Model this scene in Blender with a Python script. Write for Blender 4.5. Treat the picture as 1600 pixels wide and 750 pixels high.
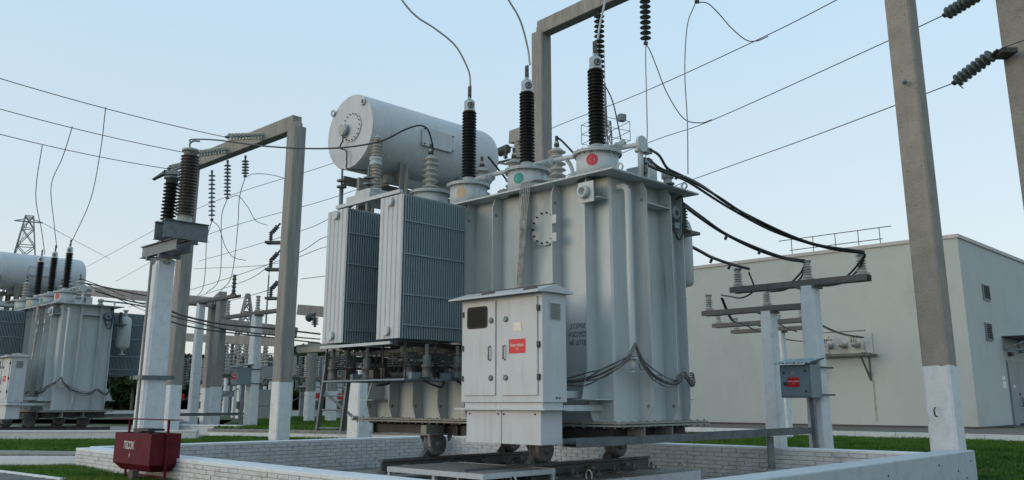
import bpy, math, random
import numpy as np
from mathutils import Vector, Matrix
random.seed(7)
R = math.radians
scene = bpy.context.scene
for o in list(bpy.data.objects):
    bpy.data.objects.remove(o)
col = scene.collection

# ------------------------------------------------------------------ camera
CZ, FPX, CX, CY = 1.15, 1356.0, 800.0, 317.5
PITCH = math.atan(310 / 1356.0)
cam_d = bpy.data.cameras.new('camera')
cam = bpy.data.objects.new('camera', cam_d)
col.objects.link(cam)
cam.location = (0, 0, CZ)
cam.rotation_euler = (math.pi / 2 + PITCH, 0, 0)
cam_d.sensor_width = 36
cam_d.lens = FPX / 1600 * 36
cam_d.shift_y = -(375 - CY) / 1600
cam_d.clip_start = 0.1
cam_d.clip_end = 3000
scene.camera = cam
scene.render.resolution_x = 1024
scene.render.resolution_y = 480

# ------------------------------------------------------------------ world and sun
SUN_AZ = -115.0      # degrees clockwise from +Y (view direction): low sun behind the left shoulder
SUN_EL = 9.0
world = bpy.data.worlds.new('World')
scene.world = world
world.use_nodes = True
wn = world.node_tree
wn.nodes.clear()
w_out = wn.nodes.new('ShaderNodeOutputWorld')
w_bg = wn.nodes.new('ShaderNodeBackground')
sky = wn.nodes.new('ShaderNodeTexSky')
sky.sky_type = 'NISHITA'
sky.sun_disc = False
sky.sun_elevation = R(SUN_EL)
sky.sun_rotation = R(SUN_AZ)
sky.altitude = 0
sky.air_density = 1.0
sky.dust_density = 1.5
sky.ozone_density = 1.0
w_bg.inputs['Strength'].default_value = 0.15
hsv = wn.nodes.new('ShaderNodeMix'); hsv.data_type = 'RGBA'
hsv.inputs[0].default_value = 0.7
# thin even veil of high cloud over the clear sky, paler towards the horizon
tcw = wn.nodes.new('ShaderNodeTexCoord'); sxw = wn.nodes.new('ShaderNodeSeparateXYZ'); mrw = wn.nodes.new('ShaderNodeMapRange')
mrw.inputs[1].default_value = 0.0; mrw.inputs[2].default_value = 0.5
veil = wn.nodes.new('ShaderNodeMix'); veil.data_type = 'RGBA'
veil.inputs[6].default_value = (4.6, 4.65, 4.7, 1); veil.inputs[7].default_value = (3.5, 4.9, 6.0, 1)
wn.links.new(tcw.outputs['Generated'], sxw.inputs[0]); wn.links.new(sxw.outputs['Z'], mrw.inputs[0])
wn.links.new(mrw.outputs[0], veil.inputs[0]); wn.links.new(veil.outputs[2], hsv.inputs[7])
wn.links.new(sky.outputs['Color'], hsv.inputs[6])
wn.links.new(hsv.outputs[2], w_bg.inputs['Color'])
wn.links.new(w_bg.outputs['Background'], w_out.inputs['Surface'])

sun_d = bpy.data.lights.new('sun', 'SUN')
sun_d.energy = 0.62
sun_d.angle = R(40)
sun_d.color = (1.0, 0.91, 0.84)
sun = bpy.data.objects.new('sun', sun_d)
col.objects.link(sun)
az, el = R(SUN_AZ), R(SUN_EL)
sdir = Vector((math.sin(az) * math.cos(el), math.cos(az) * math.cos(el), math.sin(el)))
sun.rotation_euler = (-sdir).to_track_quat('-Z', 'Y').to_euler()

vs = scene.view_settings
vs.view_transform = 'Standard'
vs.look = 'None'
vs.exposure = 0.35
vs.gamma = 1.0
scene.cycles.max_bounces = 6
scene.cycles.transparent_max_bounces = 12

# ------------------------------------------------------------------ survey helpers: site coordinates
CP, SP = math.cos(PITCH), math.sin(PITCH)
def at(x, y, Y):
    """site point seen at photo position x, y standing Y metres away"""
    a = (x - CX) / FPX; b = -(y - CY) / FPX
    t = Y / (CP - b * SP)
    return Vector((a * t, Y, CZ + (SP + b * CP) * t))
TH = R(44.2)
U = Vector((math.sin(TH), math.cos(TH), 0))
V = Vector((-math.cos(TH), math.sin(TH), 0))
O0 = Vector((1.5002, 12.5, 0))
ROT = math.pi / 2 - TH
def W(u, v, z=0.0):
    return O0 + U * u + V * v + Vector((0, 0, z))

# ------------------------------------------------------------------ materials
M = {}
def mat(name, c, rough=0.6, metal=0.0, var=0.12, scale=3.0, bump=0.0, bscale=40.0, stretch=(1, 1, 1), c2=None, c2amt=0.0,
        c2scale=1.5, spec=0.5, c2thr=(0.5, 0.7), trans=0.0, coord='Object', wave=0.0, streak=0.0):
    m = bpy.data.materials.new(name); m.use_nodes = True
    nt = m.node_tree; n = nt.nodes; l = nt.links
    p = n['Principled BSDF']
    p.inputs['Roughness'].default_value = rough
    p.inputs['Metallic'].default_value = metal
    p.inputs['Specular IOR Level'].default_value = spec
    if trans: p.inputs['Transmission Weight'].default_value = trans
    if coord == 'World':
        g = n.new('ShaderNodeNewGeometry'); src = g.outputs['Position']
    else:
        g = n.new('ShaderNodeTexCoord'); src = g.outputs['Object']
    mp = n.new('ShaderNodeMapping'); mp.inputs['Scale'].default_value = stretch
    l.new(src, mp.inputs['Vector'])
    nz = n.new('ShaderNodeTexNoise'); nz.inputs['Scale'].default_value = scale; nz.inputs['Detail'].default_value = 6
    nz.inputs['Roughness'].default_value = 0.65
    l.new(mp.outputs[0], nz.inputs['Vector'])
    mr = n.new('ShaderNodeMapRange'); mr.inputs[1].default_value = 0.3; mr.inputs[2].default_value = 0.7
    mr.inputs[3].default_value = 1 - var; mr.inputs[4].default_value = 1 + var
    l.new(nz.outputs['Fac'], mr.inputs[0])
    mx = n.new('ShaderNodeMix'); mx.data_type = 'RGBA'; mx.blend_type = 'MULTIPLY'; mx.inputs[0].default_value = 1.0
    mx.inputs[6].default_value = (*c, 1)
    l.new(mr.outputs[0], mx.inputs[7])
    out = mx.outputs[2]
    if c2:
        n2 = n.new('ShaderNodeTexNoise'); n2.inputs['Scale'].default_value = c2scale; n2.inputs['Detail'].default_value = 8
        n2.inputs['Roughness'].default_value = 0.7
        l.new(mp.outputs[0], n2.inputs['Vector'])
        r2 = n.new('ShaderNodeMapRange'); r2.inputs[1].default_value = c2thr[0]; r2.inputs[2].default_value = c2thr[1]
        r2.inputs[4].default_value = c2amt
        l.new(n2.outputs['Fac'], r2.inputs[0])
        m2 = n.new('ShaderNodeMix'); m2.data_type = 'RGBA'
        l.new(r2.outputs[0], m2.inputs[0]); l.new(out, m2.inputs[6]); m2.inputs[7].default_value = (*c2, 1)
        out = m2.outputs[2]
    if streak:
        # rain and rust runs: narrow vertical noise, broken up by a broad one
        m3 = n.new('ShaderNodeMapping'); m3.inputs['Scale'].default_value = (7, 7, .35); l.new(src, m3.inputs['Vector'])
        n3 = n.new('ShaderNodeTexNoise'); n3.inputs['Scale'].default_value = 2.2; n3.inputs['Detail'].default_value = 5; l.new(m3.outputs[0], n3.inputs['Vector'])
        n4 = n.new('ShaderNodeTexNoise'); n4.inputs['Scale'].default_value = .9; n4.inputs['Detail'].default_value = 2; l.new(src, n4.inputs['Vector'])
        r3 = n.new('ShaderNodeMapRange'); r3.inputs[1].default_value = .52; r3.inputs[2].default_value = .72; l.new(n3.outputs['Fac'], r3.inputs[0])
        r4 = n.new('ShaderNodeMapRange'); r4.inputs[1].default_value = .42; r4.inputs[2].default_value = .62; r4.inputs[4].default_value = streak; l.new(n4.outputs['Fac'], r4.inputs[0])
        mm = n.new('ShaderNodeMath'); mm.operation = 'MULTIPLY'; l.new(r3.outputs[0], mm.inputs[0]); l.new(r4.outputs[0], mm.inputs[1])
        m5 = n.new('ShaderNodeMix'); m5.data_type = 'RGBA'; l.new(mm.outputs[0], m5.inputs[0]); l.new(out, m5.inputs[6])
        m5.inputs[7].default_value = (c[0] * .52, c[1] * .48, c[2] * .42, 1); out = m5.outputs[2]
        rr = n.new('ShaderNodeMapRange'); rr.inputs[3].default_value = rough - .1; rr.inputs[4].default_value = rough + .2
        l.new(nz.outputs['Fac'], rr.inputs[0]); l.new(rr.outputs[0], p.inputs['Roughness'])
    l.new(out, p.inputs['Base Color'])
    if bump:
        nb = n.new('ShaderNodeTexNoise'); nb.inputs['Scale'].default_value = bscale; nb.inputs['Detail'].default_value = 4
        l.new(src, nb.inputs['Vector'])
        b = n.new('ShaderNodeBump'); b.inputs['Strength'].default_value = bump; b.inputs['Distance'].default_value = 0.02
        l.new(nb.outputs['Fac'], b.inputs['Height']); l.new(b.outputs['Normal'], p.inputs['Normal'])
        if wave:
            nw = n.new('ShaderNodeTexNoise'); nw.inputs['Scale'].default_value = 1.7; nw.inputs['Detail'].default_value = 1; l.new(src, nw.inputs['Vector'])
            bw = n.new('ShaderNodeBump'); bw.inputs['Strength'].default_value = wave; bw.inputs['Distance'].default_value = .06
            l.new(nw.outputs['Fac'], bw.inputs['Height']); l.new(bw.outputs['Normal'], b.inputs['Normal'])
    M[name] = m
    return m
mat('grey_paint', (.43, .475, .485), .42, var=.06, scale=1.6, stretch=(1, 1, .35), c2=(.28, .28, .25), c2amt=.4, c2scale=4, c2thr=(.55, .8), bump=.04, bscale=90, wave=.5, streak=.7)
mat('light_paint', (.475, .505, .525), .42, var=.05, scale=2, c2=(.38, .37, .34), c2amt=.3, c2scale=5, bump=.03, bscale=80, stretch=(1, 1, .3), wave=.4, streak=.38)
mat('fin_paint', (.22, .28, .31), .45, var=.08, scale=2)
mat('dirty_paint', (.23, .235, .215), .55, var=.16, scale=3, c2=(.10, .085, .06), c2amt=.7, c2scale=3, bump=.08)
mat('dark_steel', (.045, .043, .04), .6, var=.25, scale=6, c2=(.09, .06, .04), c2amt=.6, c2scale=5, bump=.1)
mat('pump_paint', (.11, .115, .11), .55, var=.25, scale=6, c2=(.06, .05, .04), c2amt=.6, c2scale=5)
mat('wheel_steel', (.15, .155, .15), .5, var=.25, scale=6, c2=(.08, .055, .04), c2amt=.7, c2scale=6)
mat('rail_steel', (.10, .11, .115), .5, var=.2, scale=6, c2=(.07, .045, .03), c2amt=.8, c2scale=5, bump=.1)
mat('galvanised', (.16, .185, .20), .5, metal=.3, var=.2, scale=7, c2=(.10, .085, .07), c2amt=.5, c2scale=4)
mat('pylon_steel', (.20, .21, .215), .6, var=.2)
mat('tray_steel', (.085, .10, .11), .6, var=.35, scale=4, c2=(.05, .045, .04), c2amt=.6, c2scale=3)
mat('arm_steel', (.10, .105, .10), .65, var=.25, scale=7, c2=(.12, .08, .05), c2amt=.6, c2scale=5)
mat('black_polymer', (.007, .0075, .008), .5, var=.2, spec=.3)
mat('porcelain', (.36, .36, .33), .25, var=.08, c2=(.2, .19, .17), c2amt=.4)
mat('brown_porcelain', (.062, .054, .05), .35, var=.15, c2=(.16, .15, .14), c2amt=.5)
mat('glass', (.10, .125, .125), .15, var=.1, trans=.3)
mat('pale_glass', (.42, .50, .48), .15, var=.1, trans=.35)
mat('aluminium', (.42, .43, .42), .42, metal=.6, var=.12, scale=9)
mat('concrete', (.265, .258, .242), .88, var=.2, scale=2.2, stretch=(3, 3, .25), c2=(.11, .104, .096), c2amt=.7, c2scale=3.5, bump=.45, bscale=25, c2thr=(.5, .75), streak=.5)
mat('pitted_concrete', (.275, .255, .228), .9, var=.16, scale=2.5, c2=(.10, .088, .075), c2amt=.85, c2scale=20, bump=.7, bscale=24, c2thr=(.60, .66), streak=.3)
mat('whitewash', (.64, .675, .70), .8, var=.06, scale=4, c2=(.42, .42, .40), c2amt=.5, c2scale=5, bump=.2, bscale=30)
mat('painted_brick', (.54, .56, .575), .75, var=.10, scale=5, c2=(.30, .27, .23), c2amt=.55, c2scale=3.5, bump=.25, bscale=35, coord='World')
mat('painted_joint', (.50, .51, .515), .9, var=.2, scale=8, c2=(.15, .13, .11), c2amt=.6, c2scale=6, coord='World')
mat('painted_plaster', (.42, .47, .50), .8, var=.06, scale=2.5, c2=(.27, .28, .27), c2amt=.5, c2scale=4, bump=.25, bscale=25, coord='World')
mat('render_wall', (.43, .468, .452), .85, var=.06, scale=.5, c2=(.33, .345, .33), c2amt=.6, c2scale=.5, bump=.2, bscale=9, stretch=(1, 1, .7), streak=.0)
mat('roof_edge', (.42, .40, .39), .6, var=.15, scale=3)
mat('asphalt', (.075, .078, .08), .85, var=.25, scale=8, bump=.4, bscale=60)
mat('paver', (.13, .13, .13), .85, var=.3, scale=10, bump=.3)
mat('gravel', (.17, .165, .15), .9, var=.5, scale=22, bump=.8, bscale=40, c2=(.06, .055, .05), c2amt=.7, c2scale=14)
mat('slab_concrete', (.24, .235, .22), .9, var=.3, scale=5, bump=.5, bscale=35, c2=(.09, .085, .08), c2amt=.8, c2scale=9)
mat('grass_ground', (.035, .062, .018), .95, var=.4, scale=5, c2=(.055, .05, .025), c2amt=.6, c2scale=.6, bump=.6, bscale=20)
mat('grass_blade', (.062, .15, .016), .7, var=.55, scale=1.1, c2=(.13, .125, .045), c2amt=.75, c2scale=1.1, coord='World', spec=.2)
mat('maroon_paint', (.10, .005, .016), .6, spec=.22, var=.2, scale=6, c2=(.035, .010, .010), c2amt=.5, c2scale=5)
mat('red_sign', (.55, .012, .022), .45, var=.05)
mat('white_print', (.72, .72, .70), .6, var=.04)
mat('black_print', (.02, .02, .02), .6, var=.1)
mat('stencil', (.075, .085, .09), .6, var=.35, scale=30)
mat('red_dot', (.44, .03, .06), .55, var=.12)
mat('green_dot', (.01, .23, .18), .55, var=.12)
mat('yellow_dot', (.46, .33, .20), .6, var=.08)
mat('dark_glass', (.006, .007, .008), .35, var=.1, spec=.12)
mat('black_cable', (.02, .021, .023), .5, var=.2)
mat('wire', (.07, .068, .065), .55, var=.2)
mat('harness_light', (.30, .29, .275), .5, var=.6, scale=6)
mat('harness', (.12, .12, .118), .5, var=.5, scale=9)
mat('alu_wire', (.23, .225, .215), .5, metal=.3, var=.2)
mat('door_paint', (.16, .21, .24), .5, var=.08)
mat('louvre', (.018, .021, .023), .6, var=.2)
mat('foliage', (.022, .045, .016), .75, var=.5, scale=.5, c2=(.05, .075, .02), c2amt=.8, c2scale=.35, coord='World', spec=.2)
mat('bark', (.09, .075, .06), .9, var=.3)
mat('rust_stain', (.34, .31, .26), .9, var=.3, scale=4, c2=(.36, .37, .35), c2amt=.8, c2scale=5)
mat('pavement_top', (.13, .115, .095), .9, var=.35, scale=4, c2=(.07, .06, .05), c2amt=.7, c2scale=3, bump=.3)
mat('sand_dirt', (.06, .045, .035), .9, var=.5, scale=15, bump=.6)
mat('cabinet_blue', (.17, .22, .25), .5, var=.08, c2=(.12, .14, .14), c2amt=.4)
mat('corrugated', (.28, .36, .38), .5, metal=.2, var=.12)

# ------------------------------------------------------------------ mesh building
JOINED = {'tray_cable', 'lattice_bracing', 'low_cable_harness', 'cable_harness', 'vent_back', 'fan', 'string_fittings'}
class MB:
    def __init__(s): s.v = []; s.f = []; s.sm = []; s.pr = []
    def add(s, vs_, fs_, smooth=False):
        k = len(s.v); s.v += [tuple(p) for p in vs_]; s.pr.append((k, len(s.f)))
        for f in fs_:
            s.f.append(tuple(i + k for i in f)); s.sm.append(smooth)
        return s
    def box(s, a, b):
        x0, y0, z0 = a; x1, y1, z1 = b
        x0, x1 = sorted((x0, x1)); y0, y1 = sorted((y0, y1)); z0, z1 = sorted((z0, z1))
        return s.add([(x0, y0, z0), (x1, y0, z0), (x1, y1, z0), (x0, y1, z0), (x0, y0, z1), (x1, y0, z1), (x1, y1, z1), (x0, y1, z1)],
              [(3, 2, 1, 0), (4, 5, 6, 7), (0, 1, 5, 4), (1, 2, 6, 5), (2, 3, 7, 6), (3, 0, 4, 7)])
    def bar(s, p, q, w, h, up=(0, 0, 1)):
        p, q = Vector(p), Vector(q); d = (q - p).normalized(); upv = Vector(up)
        if abs(d.dot(upv)) > .98: upv = Vector((1, 0, 0))
        r = d.cross(upv).normalized() * (w / 2); t = r.cross(d).normalized() * (h / 2)
        vs_ = [p - r - t, p + r - t, p + r + t, p - r + t, q - r - t, q + r - t, q + r + t, q - r + t]
        return s.add(vs_, [(0, 1, 2, 3), (7, 6, 5, 4), (0, 4, 5, 1), (1, 5, 6, 2), (2, 6, 7, 3), (3, 7, 4, 0)])
    def lathe(s, p, axis, prof, n=16, smooth=True):
        p = Vector(p); a = Vector(axis).normalized()
        x = a.cross(Vector((0, 0, 1)))
        x = Vector((1, 0, 0)) if x.length < 1e-4 else x.normalized()
        y = a.cross(x)
        vs_ = []; fs_ = []
        for r, h in prof:
            for i in range(n):
                t = 2 * math.pi * i / n
                vs_.append(p + a * h + x * (r * math.cos(t)) + y * (r * math.sin(t)))
        m = len(prof)
        for j in range(m - 1):
            for i in range(n):
                i2 = (i + 1) % n
                fs_.append((j * n + i, j * n + i2, (j + 1) * n + i2, (j + 1) * n + i))
        s.add(vs_, fs_, smooth)
        k = len(s.v) - len(vs_)
        s.f.append(tuple(k + i for i in reversed(range(n)))); s.sm.append(False)
        s.f.append(tuple(k + (m - 1) * n + i for i in range(n))); s.sm.append(False)
        return s
    def cyl(s, p, q, r, r2=None, n=14, smooth=True):
        p, q = Vector(p), Vector(q)
        return s.lathe(p, q - p, [(r, 0), (r if r2 is None else r2, (q - p).length)], n, smooth)
    def tube(s, pts, r, n=6, smoothc=True, cap=True):
        pts = [Vector(p) for p in pts]
        if smoothc and len(pts) > 2: pts = spline(pts)
        prev = None; vs_ = []; fs_ = []
        for i, p in enumerate(pts):
            d = (pts[min(i + 1, len(pts) - 1)] - pts[max(i - 1, 0)]).normalized()
            if prev is None:
                x = d.cross(Vector((0, 0, 1)))
                if x.length < .05: x = d.cross(Vector((1, 0, 0)))
                x.normalize()
            else:
                x = (prev - d * prev.dot(d)).normalized()
            prev = x; y = d.cross(x)
            for k in range(n):
                t = 2 * math.pi * k / n
                vs_.append(p + x * (r * math.cos(t)) + y * (r * math.sin(t)))
        for j in range(len(pts) - 1):
            for k in range(n):
                k2 = (k + 1) % n
                fs_.append((j * n + k, j * n + k2, (j + 1) * n + k2, (j + 1) * n + k))
        s.add(vs_, fs_, True)
        return s
    def prism(s, poly, d):
        """poly: list of 3d points in a plane, extruded by vector d"""
        n = len(poly); d = Vector(d); a = [Vector(p) for p in poly]
        return s.add(a + [p + d for p in a], [tuple(reversed(range(n))), tuple(range(n, 2 * n))] + [(i, (i + 1) % n, (i + 1) % n + n, i + n) for i in range(n)])
    def build(s, name, m, parent=None, loc=None, bevel=0, kind=None, label=None):
        # pieces that do not touch each other become objects of their own
        if parent is not None and kind is None and 1 < len(s.pr) < 400 and name not in JOINED:
            ends = s.pr[1:] + [(len(s.v), len(s.f))]
            bb = []
            for (a, _), (b, _) in zip(s.pr, ends):
                q = np.array([tuple(p) for p in s.v[a:b]]); bb.append((q.min(0) - .004, q.max(0) + .004))
            gid = list(range(len(bb)))
            def find(i):
                while gid[i] != i: i = gid[i]
                return i
            for i in range(len(bb)):
                for j in range(i):
                    if (bb[i][0] <= bb[j][1]).all() and (bb[j][0] <= bb[i][1]).all(): gid[find(i)] = find(j)
            groups = {}
            for i in range(len(bb)): groups.setdefault(find(i), []).append(i)
            if len(groups) > 1:
                first = None
                for g_ in groups.values():
                    t = MB()
                    for i in g_:
                        a, fa = s.pr[i]; b, fb = ends[i]
                        k = len(t.v); t.pr.append((k, len(t.f))); t.v += s.v[a:b]
                        t.f += [tuple(q - a + k for q in f) for f in s.f[fa:fb]]; t.sm += s.sm[fa:fb]
                    t.pr = t.pr[:1]
                    o = t.build(name, m, parent, loc, bevel, None, label)
                    first = first or o
                return first
        me = bpy.data.meshes.new(name)
        me.from_pydata(s.v, [], s.f)
        me.polygons.foreach_set('use_smooth', s.sm)
        me.materials.append(M[m] if isinstance(m, str) else m)
        me.update()
        if len(s.f) < 30000:
            import bmesh
            b = bmesh.new(); b.from_mesh(me); bmesh.ops.recalc_face_normals(b, faces=b.faces); b.to_mesh(me); b.free()
        o = bpy.data.objects.new(name, me); col.objects.link(o)
        if parent: o.parent = parent
        if loc is not None: o.location = loc
        if bevel:
            bv = o.modifiers.new('bevel', 'BEVEL'); bv.width = bevel; bv.segments = 2; bv.limit_method = 'ANGLE'
            bv.harden_normals = False
        if kind: o['kind'] = kind
        if label: o['label'] = label
        return o

def spline(pts, sub=8):
    P = [pts[0] * 2 - pts[1]] + pts + [pts[-1] * 2 - pts[-2]]
    out = []
    for i in range(1, len(P) - 2):
        p0, p1, p2, p3 = P[i - 1:i + 3]
        for k in range(sub):
            t = k / sub
            out.append(0.5 * ((2 * p1) + (p2 - p0) * t + (2 * p0 - 5 * p1 + 4 * p2 - p3) * t * t + (3 * p1 - p0 - 3 * p2 + p3) * t ** 3))
    out.append(pts[-1])
    return out

def thing(name, label, cat, loc=(0, 0, 0), rot=0.0, group=None):
    o = bpy.data.objects.new(name, None); col.objects.link(o)
    o.empty_display_size = .2
    o.location = loc; o.rotation_euler = (0, 0, rot)
    o['label'] = label; o['category'] = cat
    if group: o['group'] = group
    return o
def tag(o, label, cat, group=None):
    o['label'] = label; o['category'] = cat
    if group: o['group'] = group
    return o
def copy_of(o, parent=None, loc=None, label=None):
    c = o.copy(); col.objects.link(c)
    if parent: c.parent = parent
    if loc is not None: c.location = loc
    if label: c['label'] = label
    return c
KIDS = None
def copy_tree(o, parent=None, skip=()):
    c = o.copy(); col.objects.link(c)
    if parent: c.parent = parent
    for ch in [x for x in o.children if x.name not in skip]: copy_tree(ch, c, skip)
    return c
def text(name, body, size, m, parent, loc, x_dir, up=(0, 0, 1), sx=1.0, depth=.001, label=None):
    cu = bpy.data.curves.new(name, 'FONT'); cu.body = body; cu.size = size; cu.extrude = depth
    cu.align_x = 'CENTER'; cu.align_y = 'CENTER'; cu.resolution_u = 2
    t = bpy.data.objects.new(name, cu); col.objects.link(t)
    bpy.context.view_layer.update()
    me = bpy.data.meshes.new_from_object(t.evaluated_get(bpy.context.evaluated_depsgraph_get()))
    bpy.data.objects.remove(t)
    me.materials.clear(); me.materials.append(M[m])
    o = bpy.data.objects.new(name, me); col.objects.link(o)
    x = Vector(x_dir).normalized(); y = Vector(up).normalized(); z = x.cross(y)
    mtx = Matrix((x * sx, y, z)).transposed().to_4x4(); mtx.translation = Vector(loc)
    me.transform(mtx)
    if parent: o.parent = parent
    if label: o['label'] = label
    return o
def shed_profile(h, n, rc, rs, base=.03):
    """(r,z) profile of an insulator with n sheds"""
    p = [(rc, 0)]
    st = h / n
    for i in range(n):
        z = i * st
        p += [(rc, z + st * .18), (rs, z + st * .38), (rs, z + st * .5), (rc, z + st * .82)]
    p.append((rc, h))
    return p
def chamfer_square(w, c):
    h = w / 2; k = h - c
    return [(-k, -h), (k, -h), (h, -k), (h, k), (k, h), (-k, h), (-h, k), (-h, -k)]

# ------------------------------------------------------------------ transformer
def bolts(mb, pts, axis, r=.016, h=.022):
    for p in pts: mb.lathe(p, axis, [(r, 0), (r, h)], 6, False)

def insulator(name, m, parent, p, h, n, rc, rs, seg=18, axis=(0, 0, 1), label=None):
    mb = MB(); mb.lathe(p, axis, shed_profile(h, n, rc, rs), seg)
    return mb.build(name, m, parent, label=label)

FIN = None; ENDP = None; FINL = None
def radiator(parent, u0, v0, flip=1):
    """bank of vertical cooling panels; outer face at u0, panels stacked towards the tank"""
    global FIN
    W_, Z0, Z1 = .60, 2.12, 4.44
    L = 1.36
    r = MB()
    for z in (Z0 + .12, Z1 - .10):
        r.cyl((u0 - flip * .03, v0 + W_ / 2, z), (u0 + flip * (L + .12), v0 + W_ / 2, z), .06, n=16)
        r.cyl((u0 - flip * .07, v0 + W_ / 2, z + .0), (u0 - flip * .02, v0 + W_ / 2, z), .075, n=16)
    rad = r.build('radiator', 'light_paint', parent)
    # outer panel, pressed with shallow vertical channels
    pts = []; nch = 5
    e = MB()
    prof = [(0, 0)]
    for i in range(nch):
        a = W_ / nch * i; b = W_ / nch * (i + 1)
        prof += [(a + .012, .0), (a + .026, .014), (b - .026, .014), (b - .012, 0)]
    prof.append((W_, 0))
    k = len(prof); vs_ = []
    for z in (Z0, Z1):
        for y, d in prof: vs_.append((u0 - flip * d, v0 + y, z))
    for z in (Z0, Z1):
        for y, d in prof: vs_.append((u0 + flip * .012, v0 + y, z))
    fs_ = []
    for i in range(k - 1):
        fs_.append((i, i + 1, k + i + 1, k + i)); fs_.append((2 * k + i, 3 * k + i, 3 * k + i + 1, 2 * k + i + 1))
        fs_.append((i, 2 * k + i, 2 * k + i + 1, i + 1)); fs_.append((k + i, k + i + 1, 3 * k + i + 1, 3 * k + i))
    fs_.append((0, k, 3 * k, 2 * k)); fs_.append((k - 1, 3 * k - 1, 4 * k - 1, 2 * k - 1))
    e.add(vs_, fs_); e.build('end_panel', 'light_paint', rad)
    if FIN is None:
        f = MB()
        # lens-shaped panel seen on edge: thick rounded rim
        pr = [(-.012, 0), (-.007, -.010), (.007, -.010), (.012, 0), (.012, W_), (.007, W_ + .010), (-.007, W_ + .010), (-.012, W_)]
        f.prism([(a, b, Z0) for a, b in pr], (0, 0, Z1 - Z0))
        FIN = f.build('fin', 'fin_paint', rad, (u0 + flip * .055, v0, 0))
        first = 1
    else: first = 0
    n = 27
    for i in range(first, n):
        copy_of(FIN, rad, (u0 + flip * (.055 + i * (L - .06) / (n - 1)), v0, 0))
    t = MB()
    for z in (Z0 + .20, 2.80, 3.45, Z1 - .45):
        t.box((u0 + flip * .03, v0 - .026, z), (u0 + flip * (L - .01), v0 - .0105, z + .022))
        t.box((u0 + flip * .03, v0 + W_ + .0105, z), (u0 + flip * (L - .01), v0 + W_ + .026, z + .022))
    t.build('tie_bar', 'fin_paint', rad)
    return rad

def fan(parent, u, v, z):
    g = MB()
    rr = .34
    for k in range(7):
        zz = z - .02 + k * .035
        pts = [(u + rr * math.cos(a), v + rr * math.sin(a), zz) for a in [i * math.pi / 12 for i in range(25)]]
        g.tube(pts, .006, 4, False)
    for k in range(5):
        r2 = rr * (k + 1) / 6
        pts = [(u + r2 * math.cos(a), v + r2 * math.sin(a), z - .02) for a in [i * math.pi / 8 for i in range(17)]]
        g.tube(pts, .004, 4, False)
    for k in range(8):
        a = k * math.pi / 4
        g.bar((u, v, z - .02), (u + rr * math.cos(a), v + rr * math.sin(a), z - .02), .008, .008)
        g.bar((u + rr * math.cos(a), v + rr * math.sin(a), z - .02), (u + rr * math.cos(a), v + rr * math.sin(a), z + .2), .01, .01)
    f = g.build('fan', 'dark_steel', parent)
    m = MB()
    m.lathe((u, v, z - .20), (0, 0, 1), [(.07, 0), (.09, .02), (.09, .2), (.06, .24)], 14)
    m.box((u - .05, v - .13, z - .15), (u + .05, v - .06, z - .05))
    m.build('motor', 'cabinet_blue', f)
    b = MB()
    for k in range(5):
        a = k * 2 * math.pi / 5
        c, s_ = math.cos(a), math.sin(a)
        q = [Vector((u + c * .05 - s_ * .03, v + s_ * .05 + c * .03, z + .08)), Vector((u + c * .05 + s_ * .03, v + s_ * .05 - c * .03, z + .05)),
             Vector((u + c * .30 + s_ * .09, v + s_ * .30 - c * .09, z + .06)), Vector((u + c * .30 - s_ * .07, v + s_ * .30 + c * .07, z + .11))]
        b.prism(q, (0, 0, .006))
    b.lathe((u, v, z + .04), (0, 0, 1), [(.07, 0), (.07, .06)], 12)
    b.build('blade', 'aluminium', f)
    return f

def turret(parent, u, v, ztop, r, name='bushing_turret', dot=None):
    t = MB()
    t.lathe((u, v, 4.52), (0, 0, 1), [(r, 0), (r, ztop - 4.52 - .045)], 36)
    t.lathe((u, v, ztop - .05), (0, 0, 1), [(r, 0), (r + .055, .002), (r + .055, .022), (r, .024)], 36, False)
    t.lathe((u, v, ztop - .022), (0, 0, 1), [(r + .055, 0), (r + .055, .02), (r - .05, .03), (.15, .045)], 36, False)
    o = t.build(name, 'grey_paint', parent)
    b = MB(); nb = 20
    bolts(b, [(u + (r + .03) * math.cos(i * 2 * math.pi / nb), v + (r + .03) * math.sin(i * 2 * math.pi / nb), ztop - .07) for i in range(nb)], (0, 0, 1), .013, .085)
    b.build('bolt_ring', 'dirty_paint', o, kind='stuff')
    if dot:
        # round phase mark on the turret wall, facing the long side
        a0 = math.atan2(-.44, -1) if dot != 'green_dot' else math.atan2(-.30, -1)
        zc = ztop - .21 if dot != 'red_dot' else ztop - .19; rr = .095
        d = MB(); vs_ = [(u + (r + .002) * math.cos(a0), v + (r + .002) * math.sin(a0), zc)]
        for i in range(28):
            t_ = i * 2 * math.pi / 28
            a = a0 + rr * math.cos(t_) / r
            vs_.append((u + (r + .004) * math.cos(a), v + (r + .004) * math.sin(a), zc + rr * math.sin(t_)))
        d.add(vs_, [(0, 1 + i, 1 + (i + 1) % 28) for i in range(28)])
        d.build('phase_mark', dot, o, label={'red_dot': 'round red paint mark', 'green_dot': 'round green paint mark', 'yellow_dot': 'round faded yellow paint mark'}[dot])
    return o

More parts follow.
